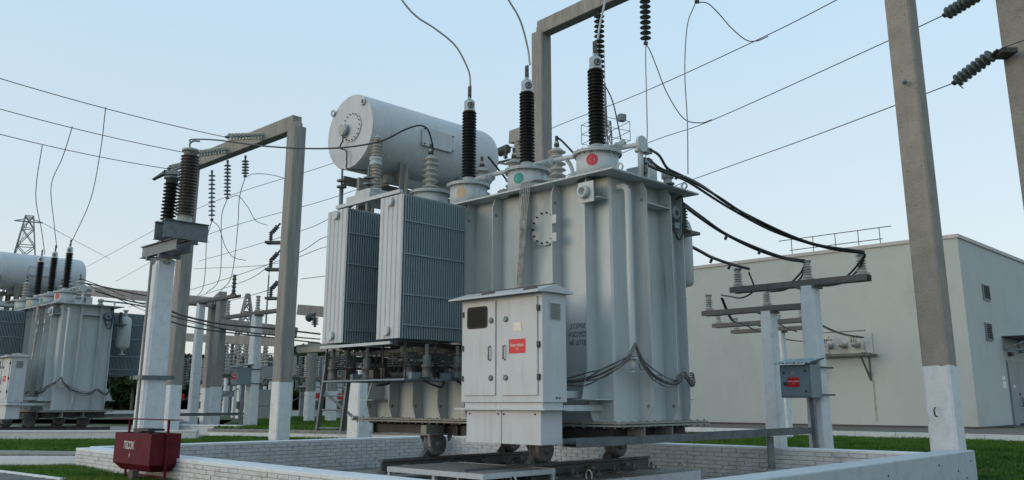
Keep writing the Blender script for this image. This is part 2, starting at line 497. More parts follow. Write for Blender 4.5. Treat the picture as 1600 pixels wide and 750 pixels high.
def make_transformer():
    T = thing('power_transformer', 'big grey power transformer filling the middle of the yard, with three tall black bushings', 'transformer',
              (O0.x, O0.y, 0), ROT, 'power transformers')
    GP = 'grey_paint'
    # tank
    t = MB(); x0, x1, y0, y1, z0, z1, c = .26, 2.05, .26, 6.0, .86, 4.52, .03
    t.prism([(x0 + c, y0, z0), (x1 - c, y0, z0), (x1, y0 + c, z0), (x1, y1, z0), (x0, y1, z0), (x0, y0 + c, z0)], (0, 0, z1 - z0))
    tank = t.build('tank', GP, T)
    # lid
    f = MB(); f.box((-.06, -.04, 4.52), (2.30, 6.24, 4.548)); f.build('lid', GP, T, bevel=.004)
    f = MB(); f.box((-.02, -.02, .838), (2.26, 6.25, .862)); f.box((-.04, -.04, .800), (2.28, 6.27, .826))
    fl = f.build('bottom_flange', 'dirty_paint', T)
    b = MB()
    ps = [(0.03, .1 + i * .19) for i in range(33)] + [(.14 + i * .19, 0.03) for i in range(12)]
    bolts(b, [(u, v, .775) for u, v in ps], (0, 0, 1), .017, .11)
    b.build('bolt_row', 'dirty_paint', fl, kind='stuff')
    # stiffening ribs
    def ribF(v, zb=.866):
        p = [(.262, v, zb), (.10, v, zb), (.02, v, zb + .22), (.02, v, 4.36), (.09, v, 4.516), (.262, v, 4.516)]
        return MB().prism(p, (0, .018, 0)).build('rib', GP, T)
    for i in range(9):
        v = .57 + .665 * i
        if i == 0:
            p = [(.262, v, .866), (.13, v, .866), (.05, v, 1.05), (.05, v, 1.17), (-.12, v, 1.17), (.02, v, 1.62), (.02, v, 4.36), (.09, v, 4.516), (.262, v, 4.516)]
            MB().prism(p, (0, .018, 0)).build('rib', GP, T)
        else: ribF(v)
    for u in (.86, 1.52):
        p = [(u, .262, .866), (u, .14, .866), (u, .02, 1.08), (u, .02, 4.36), (u, .09, 4.516), (u, .262, 4.516)]
        MB().prism(p, (.018, 0, 0)).build('rib', GP, T)
    for u in (1.97,):
        p = [(u, .262, .866), (u, .14, .866), (u, .10, 1.08), (u, .10, 4.5), (u, .262, 4.516)]
        MB().prism(p, (.018, 0, 0)).build('rib', GP, T)
    # lug holes in the ribs
    h = MB()
    for i in range(9):
        v = .57 + .665 * i
        for z in (4.22, 1.07):
            h.lathe((.10, v - .002, z), (0, 1, 0), [(.032, 0), (.032, .022)], 12)
    for u in (.86, 1.52):
        for z in (4.22, 1.08):
            h.lathe((u - .002, .11, z), (1, 0, 0), [(.032, 0), (.032, .022)], 12)
    h.build('lug_hole', 'dirty_paint', tank, kind='stuff')
    s = MB()
    s.box((.88, .03, 4.165), (1.518, .262, 4.18)); s.box((.03, .30, 4.16), (.26, .568, 4.175))
    s.box((-.14, .30, 1.172), (.26, .72, 1.188)); s.box((-.14, 5.5, 1.172), (.26, 5.95, 1.188))
    s.box((2.05, .3, 1.172), (2.42, .7, 1.188))
    s.prism([(2.05, .5, 1.19), (2.40, .5, 1.19), (2.2, .5, 1.6), (2.05, .5, 1.62)], (0, .018, 0))
    s.prism([(-.12, 5.7, 1.19), (.26, 5.7, 1.19), (.26, 5.7, 1.62), (.02, 5.7, 1.62)], (0, .018, 0))
    s.build('jacking_bracket', GP, T)
    # lifting trunnion near the corner
    s = MB(); s.box((-.02, .36, 4.10), (.0, .66, 4.42)); s.lathe((-.0, .53, 4.26), (-1, 0, 0), [(.10, 0), (.10, .10), (.06, .10), (.06, .02)], 20)
    s.build('lifting_trunnion', GP, T)
    # inspection cover
    s = MB(); s.lathe((.26, 1.56, 3.88), (-1, 0, 0), [(.285, 0), (.285, .05)], 40)
    hc = s.build('inspection_cover', GP, T)
    b = MB(); bolts(b, [(.215, 1.56 + .25 * math.cos(i * math.pi / 7), 3.88 + .25 * math.sin(i * math.pi / 7)) for i in range(14)], (-1, 0, 0), .016, .035)
    b.build('cover_bolt', 'dark_steel', hc, kind='stuff')
    s = MB()
    for v in (1.9, 1.24, 3.9):
        for z in (3.95, 3.66): s.box((.02, v - .09, z - .07), (.035, v + .0, z + .07))
    s.build('cable_clip', GP, T)
    # drain pipe on the short side
    s = MB(); s.tube([(.43, .26, 4.36), (.43, .14, 4.36), (.43, .07, 4.30), (.43, .055, 4.15), (.43, .055, 3.0), (.43, .055, 1.80)], .05, 14)
    pp = s.build('sampling_pipe', GP, T)
    s = MB(); s.box((.33, -.04, 1.755), (.53, .15, 1.775)); s.box((.33, -.04, 1.79), (.53, .15, 1.81)); s.cyl((.43, .055, 1.755), (.43, .055, 1.60), .045)
    s.cyl((.43, .055, 1.60), (.43, .055, 1.55), .03); s.build('valve', GP, pp)
    s = MB(); s.tube([(.62, .255, 4.05), (.62, .25, 4.25)], .01, 4)
    # level gauge on the short side
    s = MB(); s.lathe((1.82, .26, 4.16), (0, -1, 0), [(.15, 0), (.15, .10), (.12, .12), (.12, .15), (.06, .16)], 28); s.box((1.75, .1, 3.9), (1.9, .26, 4.0))
    gg = s.build('level_gauge', 'cabinet_blue', T)
    s = MB(); s.lathe((1.82, .105, 4.16), (0, -1, 0), [(.05, 0), (.05, .01)], 16); s.build('gauge_face', 'black_print', gg)
    s = MB(); s.tube([(1.90, .16, 4.4), (1.95, .08, 4.45), (1.96, .07, 4.2), (1.94, .08, 3.85), (1.86, .1, 3.72), (1.76, .1, 3.8), (1.76, .14, 3.95)], .016, 6); s.build('gauge_cable', 'black_cable', gg)
    # hanging vessel at the far edge of the short side
    s = MB(); s.lathe((2.62, .62, 3.02), (0, 0, 1), [(.09, 0), (.10, .03), (.20, .06), (.24, .12), (.24, 1.05), (.21, 1.16), (.12, 1.22), (.06, 1.24), (.06, 1.42), (.10, 1.43), (.10, 1.47), (.04, 1.48)], 28)
    fv = s.build('oil_filter_vessel', GP, T)
    s = MB(); s.box((2.05, .55, 4.30), (2.70, .68, 4.33)); s.cyl((2.62, .62, 2.84), (2.62, .62, 3.02), .04); s.lathe((2.62, .62, 2.84), (0, 0, 1), [(.1, 0), (.1, .03)], 12, False); s.build('vessel_bracket', GP, fv)
    # base frame and running gear
    s = MB()
    for v in (.3, 1.25, 1.95, 3.58, 4.28, 5.9):
        s.box((.16, v - .05, .795), (2.12, v + .05, .76)); s.box((.2, v - .008, .60), (2.08, v + .008, .78)); s.box((.16, v - .05, .585), (2.12, v + .05, .60))
    for u in (.35, 1.9):
        s.box((u - .09, .28, .60), (u + .09, 5.95, .75))
    s.build('base_frame', 'dark_steel', T)
    s = MB()
    for u in (.45, 1.15):
        s.box((u - .12, -.03, .61), (u + .22, .5, .625)); s.box((u + .10, -.03, .62), (u + .115, .5, .80))
    s.build('jacking_pad', 'dirty_paint', T)
    for u in (0.0, 1.83):
        for v in (1.50, 3.93):
            car = MB()
            for dv in (.06, .15):
                a = v + dv - .008
                car.prism([(u - .20, a, .60), (u + .24, a, .60), (u + .08, a, .36), (u - .06, a, .36)], (0, .016, 0))
            car.prism([(u - .24, v - .15, .60), (u - .16, v - .15, .60), (u - .20, v - .15, .42)], (0, .05, 0)); car.prism([(u + .2, v - .15, .60), (u + .28, v - .15, .60), (u + .22, v - .15, .5)], (0, .05, 0))
            car.box((u - .26, v - .18, .60), (u + .30, v + .18, .62)); car.box((u - .2, v - .02, .621), (u + .2, v + .12, .76))
            cr = car.build('carriage', 'dirty_paint', T)
            w = MB(); w.lathe((u, v - .12, .45), (0, 1, 0), [(.04, -.045), (.055, -.04), (.055, -.002), (.10, 0), (.12, -.012), (.15, -.012), (.175, 0), (.185, .02), (.195, .11), (.225, .12), (.225, .145), (.05, .15), (.05, .25)], 32)
            w.build('wheel', 'wheel_steel', cr)
            w = MB(); w.prism([(u - .30, v - .05, .256), (u - .17, v - .05, .256), (u - .19, v - .05, .36)], (0, .1, 0)); w.build('chock', 'rail_steel', cr)
    # radiators with fans
    global FIN
    radiator(T, -1.43, 3.15); radiator(T, -1.43, 4.68)
    radiator(T, 3.72, 3.0, -1); radiator(T, 3.72, 1.3, -1)
    s = MB()
    d_ = MB()
    for v in (3.45, 4.98): d_.box((-1.25, v - .04, 2.02), (.25, v + .04, 2.09))
    d_.bar((-.1, 3.1, 1.98), (-.1, 5.4, 1.98), .06, .07); d_.bar((-.7, 3.1, 1.98), (-.7, 5.4, 1.98), .05, .06); d_.build('radiator_support', 'dark_steel', T)
    s.bar((-1.40, 3.4, 2.06), (-1.40, 5.35, 2.06), .05, .045)
    s.bar((-1.40, 3.25, 4.50), (-1.40, 5.05, 4.50), .07, .06); s.bar((-1.38, 3.72, 4.45), (.2, 3.72, 4.45), .05, .05)
    s.build('radiator_bracket', 'light_paint', T)
    for u, v in ((-1.0, 3.42), (-.32, 3.42), (-1.0, 5.0), (-.30, 5.0)): fan(T, u, v, 1.72)
    s = MB()
    for v in (3.14, 3.72, 4.70, 5.30): s.box((-1.35, v - .012, 1.475), (-.05, v + .012, 1.50))
    s.box((-1.36, 3.1, 1.475), (-1.345, 5.35, 1.50)); s.box((-.06, 3.1, 1.475), (-.045, 5.35, 1.50))
    for v in (3.14, 4.70):
        for u in (-1.2, -.55): s.box((u, v - .03, 1.501), (u + .42, v + .05, 1.60))
    s.build('fan_tray', 'cabinet_blue', T)
    s = MB()
    for u in (-1.30, -.70, -.12):
        for v in (3.14, 3.72, 4.70, 5.30): s.cyl((u, v, 1.5), (u, v, 2.05), .012, n=6)
    s.tube([(-1.0, 3.3, 1.55), (-.8, 3.1, 1.42), (-.6, 3.08, 1.38), (-.45, 3.2, 1.5)], .02, 6)
    s.tube([(-.3, 3.2, 1.55), (-.1, 3.05, 1.40), (.05, 2.9, 1.38), (.15, 2.3, 1.5)], .022, 6)
    s.tube([(-.3, 4.8, 1.55), (-.5, 4.6, 1.45), (-.9, 4.4, 1.42), (-1.0, 3.8, 1.5)], .018, 6)
    for k in range(60):
        u = random.uniform(-1.3, 0); v = random.choice([3.2, 3.7, 4.8, 5.3]) + random.uniform(-.1, .1)
        s.bar((u, v, random.uniform(1.55, 1.65)), (u + random.uniform(-.2, .2), v + random.uniform(-.1, .1), random.uniform(1.75, 2.0)), .015, .015)
    s.build('fan_wiring', 'black_cable', T)
    s = MB()
    for (u, v) in ((-1.22, 5.22), (-1.0, 4.55), (-.95, 3.05), (-.3, 3.05)):
        s.lathe((u, v, 1.52), (0, 0, 1), [(.09, 0), (.09, .02), (.075, .03), (.075, .15), (.09, .16), (.09, .2), (.07, .21), (.07, .33), (.03, .36), (.03, .52)], 16)
    s.build('oil_pump', 'pump_paint', T)
    s = MB()
    for v in (3.45, 4.98):
        s.tube([(-1.1, v, 2.10), (-1.1, v, 1.93), (-1.0, v, 1.86), (-.3, v, 1.86), (.05, v, 1.80), (.26, v, 1.80)], .055, 12)
        for u in (-.75, -.1): s.lathe((u, v, 1.86), (1, 0, 0), [(.09, 0), (.09, .04)], 16, False)
    s.tube([(-.55, 3.2, 1.64), (-.5, 4.0, 1.60), (-.5, 5.2, 1.62)], .04, 10)
    s.build('oil_pipe', 'pump_paint', T)
    s = MB()
    for (u, v, z) in ((-1.2, 4.1, 1.52), (-.9, 4.2, 1.55), (-.35, 4.1, 1.5), (-1.1, 3.2, 1.52), (-.6, 3.25, 1.53), (-.2, 3.35, 1.5), (-1.25, 4.75, 1.5), (-.6, 4.8, 1.52)): s.box((u, v, z), (u + random.uniform(.1, .2), v + .12, z + random.uniform(.12, .24)))
    s.build('terminal_box', 'dark_steel', T)
    # main bushings
    for (u, v, dot) in ((.40, .60, 'red_dot'), (.40, 2.12, 'green_dot'), (.40, 3.58, 'yellow_dot')):
        tr = turret(T, u, v, 4.98, .335, dot=dot)
        s = MB(); s.lathe((u, v, 4.975), (0, 0, 1), [(.15, 0), (.15, .03), (.115, .035), (.115, .13), (.09, .15)], 24)
        s.lathe((u, v, 6.37), (0, 0, 1), [(.095, 0), (.112, .01), (.112, .03), (.100, .035), (.100, .20), (.07, .235), (.035, .24), (.035, .29)], 24)
        bu = s.build('bushing', 'aluminium', T)
        insulator('insulator_sheds', 'black_polymer', bu, (u, v, 5.12), 1.26, 22, .090, .134, 20)
        s = MB(); s.box((u - .014, v - .035, 6.65), (u + .014, v + .035, 6.88)); s.cyl((u - .03, v, 6.70), (u + .03, v, 6.70), .02, n=8); s.cyl((u - .03, v, 6.80), (u + .03, v, 6.80), .02, n=8)
        s.build('terminal', 'dark_steel', bu)
        s = MB(); a = math.atan2(-1, -.55)
        for rr in (.05,):
            pts = [(u + (.104) * math.cos(a + rr * math.cos(q) / .09), v + .104 * math.sin(a + rr * math.cos(q) / .09), 6.485 + rr * math.sin(q)) for q in [i * math.pi / 8 for i in range(17)]]
            s.tube(pts, .008, 4, False)
        s.lathe((u + .097 * math.cos(a), v + .097 * math.sin(a), 6.485), (math.cos(a), math.sin(a), 0), [(.024, 0), (.024, .012)], 12)
        s.build('cap_emblem', 'dark_steel', bu)
    # box between red and green turrets
    s = MB(); s.box((.5, 2.55, 4.55), (.9, 3.25, 4.74)); s.box((.95, -.0, 4.55), (1.15, .45, 4.8)); s.build('duct_cover', GP, T)
    # neutral bushing, pale porcelain
    tr = turret(T, .27, 4.5, 4.97, .335)
    def pale(u, v, z, n, h, rs, nm='small_bushing'):
        s = MB(); s.lathe((u, v, z), (0, 0, 1), [(rs * .75, 0), (rs * .75, .04), (rs * .5, .05)], 16); s.lathe((u, v, z + .04 + h), (0, 0, 1), [(rs * .45, 0), (rs * .35, .03), (.03, .04), (.03, .10), (.045, .10), (.045, .15), (.02, .16), (.02, .26)], 12)
        bu = s.build(nm, 'porcelain', T)
        insulator('porcelain_sheds', 'porcelain', bu, (u, v, z + .05), h, n, rs * .6, rs, 20)
        s = MB(); s.lathe((u, v, z + h + .10), (0, 0, 1), [(.05, 0), (.05, .05), (.03, .06), (.03, .2)], 10); s.build('stud', 'dark_steel', bu)
        return bu
    pale(.27, 4.5, 4.98, 6, .64, .15)
    for v in (2.41, 3.5, 4.38):
        turret(T, 1.5, v, 5.03, .26)
        pale(1.5, v, 5.04, 5, .56, .165)
    # double post insulator in front of the conservator
    s = MB(); s.box((-.9, 4.8, 4.74), (.2, 5.5, 4.84)); s.box((-.85, 4.85, 4.84), (-.3, 5.3, 4.93)); s.lathe((-.62, 5.02, 4.93), (0, 0, 1), [(.13, 0), (.13, .04), (.09, .05)], 14)
    s.lathe((-.62, 5.02, 5.41), (0, 0, 1), [(.10, 0), (.12, .02), (.12, .06), (.09, .09), (.12, .12), (.12, .16), (.08, .18)], 14); s.lathe((-.62, 5.02, 5.94), (0, 0, 1), [(.09, 0), (.09, .03), (.04, .05), (.04, .10)], 12)
    pb = s.build('arrester_stand', GP, T)
    insulator('porcelain_sheds', 'porcelain', pb, (-.62, 5.02, 4.97), .44, 7, .085, .125, 20)
    insulator('porcelain_sheds', 'porcelain', pb, (-.62, 5.02, 5.58), .36, 6, .08, .12, 20)
    # conservator
    vc, zc, rc = 5.7, 6.2, .74
    s = MB(); s.lathe((-.74, vc, zc), (1, 0, 0), [(rc - .012, 0), (rc, .012), (rc, .5), (rc, .505), (rc - .001, .51), (rc, .515), (rc, 3.20), (rc * .97, 3.30), (rc * .85, 3.38), (rc * .5, 3.44), (0.02, 3.46)], 64)
    cons = s.build('conservator', 'light_paint', T)
    s = MB(); s.lathe((-.745, vc, zc), (-1, 0, 0), [(rc - .01, 0), (rc - .014, .01)], 64, False); s.build('end_plate', 'light_paint', cons)
    s = MB(); yc, z_ = 5.62, 6.27
    s.lathe((-.757, yc, z_), (-1, 0, 0), [(.29, 0), (.29, .02), (.20, .024)], 40, False); g = s.build('gauge_flange', 'light_paint', cons)
    b = MB(); bolts(b, [(-.775, yc + .262 * math.cos(i * math.pi / 9), z_ + .262 * math.sin(i * math.pi / 9)) for i in range(18)], (-1, 0, 0), .011, .03)
    b.build('flange_bolt', 'dark_steel', cons, kind='stuff')
    yc = 5.80
    s = MB(); s.lathe((-.78, yc, z_ - .03), (-1, 0, 0), [(.10, 0), (.10, .05), (.125, .06), (.125, .10), (.115, .115)], 30); s.build('oil_level_gauge', 'light_paint', cons)
    s = MB(); s.lathe((-.895, yc, z_ - .03), (-1, 0, 0), [(.10, 0), (.10, .004)], 30, False); s.build('gauge_dial', 'porcelain', cons)
    s = MB(); s.tube([(-.84, yc, z_ - .15), (-.84, yc - .0, z_ - .25), (-.86, yc + .05, z_ - .38), (-.83, yc - .12, z_ - .48), (-.82, yc - .14, z_ - .7), (-.8, yc - .20, z_ - .84), (-.4, yc - .6, z_ - .86)], .014, 6); s.build('gauge_cable', 'black_cable', cons)
    s = MB()
    for dv, dz in ((.56, .50), (-.42, .50)):
        pts = [(-.78, vc + dv + .055 * math.cos(a), zc + dz + .055 * math.sin(a)) for a in [i * math.pi / 6 for i in range(13)]]
        s.tube(pts, .02, 6, False)
    s.build('lifting_eye', 'light_paint', cons)
    s = MB(); s.bar((.41, 4.93, 6.21), (1.23, 4.93, 6.21), .03, .36); s.build('nameplate', 'light_paint', cons)
    s = MB(); bolts(s, [(u, 4.915, z) for u in (.45, 1.19) for z in (6.06, 6.36)], (0, -1, 0), .016, .02); s.build('plate_bolt', 'dark_steel', cons, kind='stuff')
    s = MB()
    for u in (.15, 1.7):
        for v in (5.15, 6.2): s.box((u - .1, v - .012, 4.55), (u + .1, v + .012, 5.65)); s.box((u - .012, v - .1, 4.55), (u + .012, v + .1, 5.62))
        s.box((u - .12, 5.0, 4.98), (u + .12, 6.4, 5.02)); s.prism([(u, 5.15, 5.5), (u, 6.25, 5.5), (u, 6.2, 5.3), (u, 5.2, 5.3)], (.03, 0, 0))
    s.bar((-.1, 5.42, 5.34), (2.3, 5.42, 5.34), .1, .16); s.bar((-.6, 6.1, 5.34), (2.3, 6.1, 5.34), .1, .16)
    s.box((-.60, 5.55, 4.6), (-.30, 5.62, 5.3))
    s.build('cradle', 'dirty_paint', cons)
    s = MB()
    for v, zt in ((5.05, 5.3), (5.9, 5.4)):
        s.cyl((-.75, v, 4.2), (-.75, v, zt - .25), .04); s.cyl((-.75, v, zt - .25), (-.75, v, zt + .1), .02)
        for z in (zt - .27, zt - .15): s.lathe((-.75, v, z), (0, 0, 1), [(.095, 0), (.095, .03)], 14, False)
    s.tube([(-.3, 5.6, 5.25), (-.45, 5.6, 5.0), (-.65, 5.65, 4.8), (-.7, 5.9, 4.7)], .055, 10)
    s.build('valve_pipe', 'galvanised', T)
    # gas relief pipework along the lid
    s = MB(); s.tube([(.8, 4.6, 5.22), (.8, 2.0, 5.20), (.8, .05, 5.10)], .04, 12, False)
    for v in (3.35, 1.85, .35):
        s.tube([(.62, v + .5, 5.02), (.65, v + .48, 5.12), (.72, v + .36, 5.17), (.78, v + .22, 5.17), (.8, v, 5.16)], .035, 10)
        s.lathe((.8, v + .02, 5.17), (0, 1, 0), [(.075, 0), (.075, .05)], 14, False)
        s.lathe((.8, v + .14, 5.17), (0, 1, 0), [(.06, 0), (.06, .03)], 14, False)
    s.lathe((.8, .0, 5.10), (0, 1, 0), [(.13, 0), (.13, .05)], 20, False)
    for v in (4.0, 2.75, 1.6): s.tube([(.8, v, 5.18), (.9, v - .05, 5.0), (.95, v - .06, 4.6)], .035, 10); s.lathe((.92, v - .05, 4.93), (.3, 0, -1), [(.07, 0), (.07, .05)], 12, False)
    s.build('relief_pipe', GP, T)
    # low voltage lead pillar
    s = MB(); s.cyl((.86, .10, 4.55), (.86, .10, 5.1), .045); s.lathe((.86, .10, 5.0), (0, 0, 1), [(.09, 0), (.09, .04)], 14, False)
    pl = s.build('lead_pillar', GP, T)
    s = MB()
    for z in (5.04, 4.86, 4.70): s.box((.90, .04, z - .04), (1.10, .16, z + .05))
    for k in range(7): s.box((.895, .09, 4.6 + k * .08), (.915, .13, 4.64 + k * .08))
    s.build('lead_clamp', 'galvanised', pl)
    s = MB(); s.lathe((1.44, -.0, 4.55), (0, 0, 1), [(.11, 0), (.11, .02), (.07, .04), (.07, .09), (.10, .10), (.10, .2), (.06, .21)], 16); s.build('lead_support', 'porcelain', T)
    s = MB(); s.lathe((2.32, .3, 3.95), (0, 0, 1), shed_profile(.42, 8, .045, .075), 14); s.box((2.2, .1, 3.88), (2.5, .5, 3.93)); s.build('side_insulator', 'brown_porcelain', T)
    s = MB()
    for (u, v) in ((1.95, .02), (.25, .05), (.3, 1.1), (.25, 6.1)):
        s.tube([(u, v, 4.55), (u + .0, v - .05, 4.62), (u, v, 4.68), (u, v + .05, 4.62), (u, v, 4.55)], .016, 6)
    s.build('lifting_ring', GP, T)
    # cable harness on the long side
    hs = MB()
    for k in range(6):
        o_ = (k - 2.5) * .042
        hs.tube([(.45, 1.35 + o_, 4.62 + .03 * (k % 2)), (.1, 1.55 + o_, 4.64), (-.08, 1.68 + o_, 4.60), (-.10, 1.72 + o_ * .9, 4.3), (-.06, 1.80 + o_ * .55, 3.7), (-.02, 1.88 + o_ * .5, 3.3), (-.02, 1.95 + o_ * .5, 2.6)], .0085, 6)
    hs.build('cable_harness', 'harness_light', T)
    hs = MB()
    for k in range(6):
        a = 2 * math.pi * k / 6; du, dz = .022 * math.cos(a), .042 * math.sin(a)
        r_ = lambda s_: random.uniform(-s_, s_)
        q_ = 1 + .6 * math.cos(a * 2 + k)
        hs.tube([(.2, 1.6, 1.47 + dz), (.0 + du, 1.2, 1.45 + dz), (-.03 + du, .85, 1.44 + dz * q_), (-.03 + du, .55, 1.47 + dz * q_ * 1.5), (-.03 + du, .28, 1.54 + dz * 1.6), (-.03 + du, .04, 1.63 + dz * 1.3), (.14, -.05 + du, 1.74 + dz), (.27, -.05 + du, 1.85 + dz * .6), (.36, -.05 + du * .5, 1.97 + dz * .3)], .0115, 6)
        hs.tube([(.36, -.05 + du * .5, 1.97 + dz * .3), (.44, -.05 + du, 1.83 + dz * .6), (.56, -.04 + du, 1.70 + dz), (.74, -.03 + du, 1.57 + dz * q_ * 1.3), (1.0, -.03 + du, 1.47 + dz * q_ * 1.3), (1.25, -.03 + du, 1.42 + dz * q_), (1.45, -.03 + du, 1.45 + dz), (1.58, -.04 + du, 1.56 + dz), (1.68, -.04 + du, 1.53 + dz), (1.88, .0 + du, 1.42 + dz), (2.06, .08 + du, 1.46 + dz), (2.12, .16, 1.56 + dz), (2.15, .5, 1.35)], .0115, 6)
    for p in ((.55, -.03, 1.66), (.95, -.03, 1.48), (1.5, -.03, 1.5)):
        hs.tube([(p[0], p[1] + .06 * math.cos(a), p[2] + .06 * math.sin(a)) for a in [i * math.pi / 5 for i in range(11)]], .007, 4, False)
    hs.build('low_cable_harness', 'harness', T)
    # warning lettering on the long side
    for i, line in enumerate(('З ГІРКИ Н', 'РОСПУСКА', 'НЕ ШТОВХ')):
        text('lettering', line, .105, 'stencil', T, (.2575, .91, 2.27 - i * .125), (0, -1, 0), sx=.74)
    text('lettering', '(ЗРК)', .07, 'stencil', T, (.2575, 4.78, 1.30), (0, -1, 0))
    # control cabinet
    ua, ub, va, vb = -1.10, -.60, .44, 2.07
    s = MB(); s.box((ua, va, 1.14), (ub, vb, 2.64))
    cab = s.build('control_cabinet', 'light_paint', T, bevel=.008)
    s = MB(); s.box((ua + .04, va + .04, 1.06), (ub - .04, vb - .04, 1.142)); s.box((ua - .06, va - .08, 1.035), (ub + .06, vb + .08, 1.06)); s.build('plinth', 'light_paint', cab)
    s = MB(); s.box((ua + .02, va + .06, .575), (ub - .04, 1.24, 1.034)); s.box((ua + .02, 1.255, .575), (ub - .04, vb - .10, 1.034)); s.build('cable_box', 'light_paint', cab, bevel=.005)
    s = MB(); bolts(s, [(ua + .02, v, z) for v in (.6, 1.2, 1.31, 1.9) for z in (.98,)], (-1, 0, 0), .014, .012)
    bolts(s, [(ub - .22 + k * .06, va, 1.2) for k in (0, 1)], (0, -1, 0), .014, .012)
    s.build('cabinet_bolt', 'dark_steel', cab, kind='stuff')
    s = MB(); s.prism([(ua - .17, va - .07, 2.625), (ua - .17, va - .07, 2.645), (ua + .22, va - .07, 2.76), (ub + .10, va - .07, 2.665), (ub + .10, va - .07, 2.645), (ub, va - .07, 2.64), (ua, va - .07, 2.64)], (0, vb - va + .20, 0))
    s.build('roof', 'light_paint', cab)
    s = MB()
    for v in (.75, 1.6): s.bar((ua - .05, v, 2.69), (ua + .0, v - .22, 2.71), .02, .03)
    s.box((ua + .21, .40, 2.75), (ua + .25, 2.15, 2.775)); s.build('roof_clip', 'dark_steel', cab)
    for v0_, v1_, g0 in ((1.34, 2.00, 1), (.52, 1.20, 0)):
        s = MB(); s.box((ua - .022, v0_, 1.235), (ua - .002, v1_, 2.585))
        d = s.build('cabinet_door', 'light_paint', cab, bevel=.005)
    for v in (1.36, 1.17):
        pass
    s = MB()
    for v in (1.42, 1.12):
        for z in (2.30, 1.48): s.lathe((ua - .022, v, z), (-1, 0, 0), [(.04, 0), (.04, .02), (.025, .03)], 16)
    s.build('door_lock', 'galvanised', cab)
    s = MB()
    for v in (1.44, 1.14): s.tube([(ua - .02, v, 1.93), (ua - .06, v, 1.92), (ua - .06, v, 1.74), (ua - .02, v, 1.73)], .012, 6, False)
    s.build('door_handle', 'galvanised', cab)
    s = MB()
    for v in (2.02, .50):
        for z in (1.48, 1.92, 2.42): s.box((ua - .035, v - .02, z - .04), (ua + .0, v + .02, z + .04))
    s.build('hinge', 'dark_steel', cab)
    s = MB(); pts = []
    v0_, v1_, z0_, z1_, c_ = 1.50, 1.93, 2.20, 2.52, .05
    for cv, cz, a0 in ((v1_ - c_, z1_ - c_, 0), (v0_ + c_, z1_ - c_, 90), (v0_ + c_, z0_ + c_, 180), (v1_ - c_, z0_ + c_, 270)):
        for k in range(5):
            a = R(a0 + k * 22.5); pts.append((ua - .023, cv + c_ * math.cos(a), cz + c_ * math.sin(a)))
    s.prism(pts, (-.008, 0, 0)); s.build('window_seal', 'black_polymer', cab)
    s = MB(); s.prism([(ua - .0312, (p[1] - 1.715) * .86 + 1.715, (p[2] - 2.36) * .84 + 2.36) for p in pts], (-.002, 0, 0)); s.build('window_glass', 'dark_glass', cab)
    s = MB(); s.box((ua - .026, .74, 1.81), (ua - .0222, 1.06, 2.01)); s.build('red_sign', 'red_sign', cab)
    text('sign_text', 'Шаφа обдуву', .056, 'white_print', cab, (ua - .0268, .90, 1.925), (0, -1, 0), sx=.72)
    text('sign_text', 'т-1', .056, 'white_print', cab, (ua - .0268, .90, 1.87), (0, -1, 0), sx=.8)
    s = MB(); s.box((ua - .027, .82, 2.12), (ua - .0222, .98, 2.24)); s.build('data_plate', 'aluminium', cab)
    s = MB(); s.box((ua + .14, va - .012, 2.27), (ua + .38, va, 2.53)); s.build('vent_frame', 'light_paint', cab)
    s = MB()
    for k in range(8): s.prism([(ua + .155, va - .013, 2.295 + k * .028), (ua + .365, va - .013, 2.295 + k * .028), (ua + .365, va - .03, 2.285 + k * .028), (ua + .155, va - .03, 2.285 + k * .028)], (0, .002, .006))
    s.build('vent_louvre', 'dirty_paint', cab)
    s = MB(); s.box((ub, .7, 1.2), (.26, .78, 1.3)); s.box((ub, 1.8, 1.2), (.26, 1.88, 1.3)); s.box((ub, .50, 1.02), (.26, .58, 1.10)); s.build('mounting_arm', GP, T)
    # access ladder bolted to the far end
    la, lb = Vector((-.62, 6.28, 2.06)), Vector((-.60, 6.54, .63)); ra, rb = Vector((-.60, 5.50, 1.60)), Vector((-.60, 5.76, .64))
    s = MB(); s.bar(la, lb, .05, .08); s.bar(la + Vector((0, -.75, -.04)), rb, .05, .08)
    ld = s.build('ladder', 'galvanised', T)
    s = MB()
    for k in range(4):
        f_ = (.38, .56, .74, .97)[k]; z = la.z + (lb.z - la.z) * f_; p = la.lerp(lb, f_); q = (la + Vector((0, -.75, -.04))).lerp(rb, f_)
        s.cyl(p, q, .018, n=8)
    s.build('rung', 'galvanised', ld)
    s = MB(); s.bar((-.60, 6.41, 1.34), (-.05, 6.2, .86), .03, .05); s.cyl((-.09, 6.2, .86), (.02, 6.2, .86), .035); s.build('ladder_brace', 'light_paint', ld)
    return T
transformer = make_transformer()

# ------------------------------------------------------------------ ground and setting
def structure(o): o['kind'] = 'structure'; return o
def sheet(name, m, poly, z):
    return structure(MB().add([(p[0], p[1], z) for p in poly], [tuple(range(len(poly)))]).build(name, m))
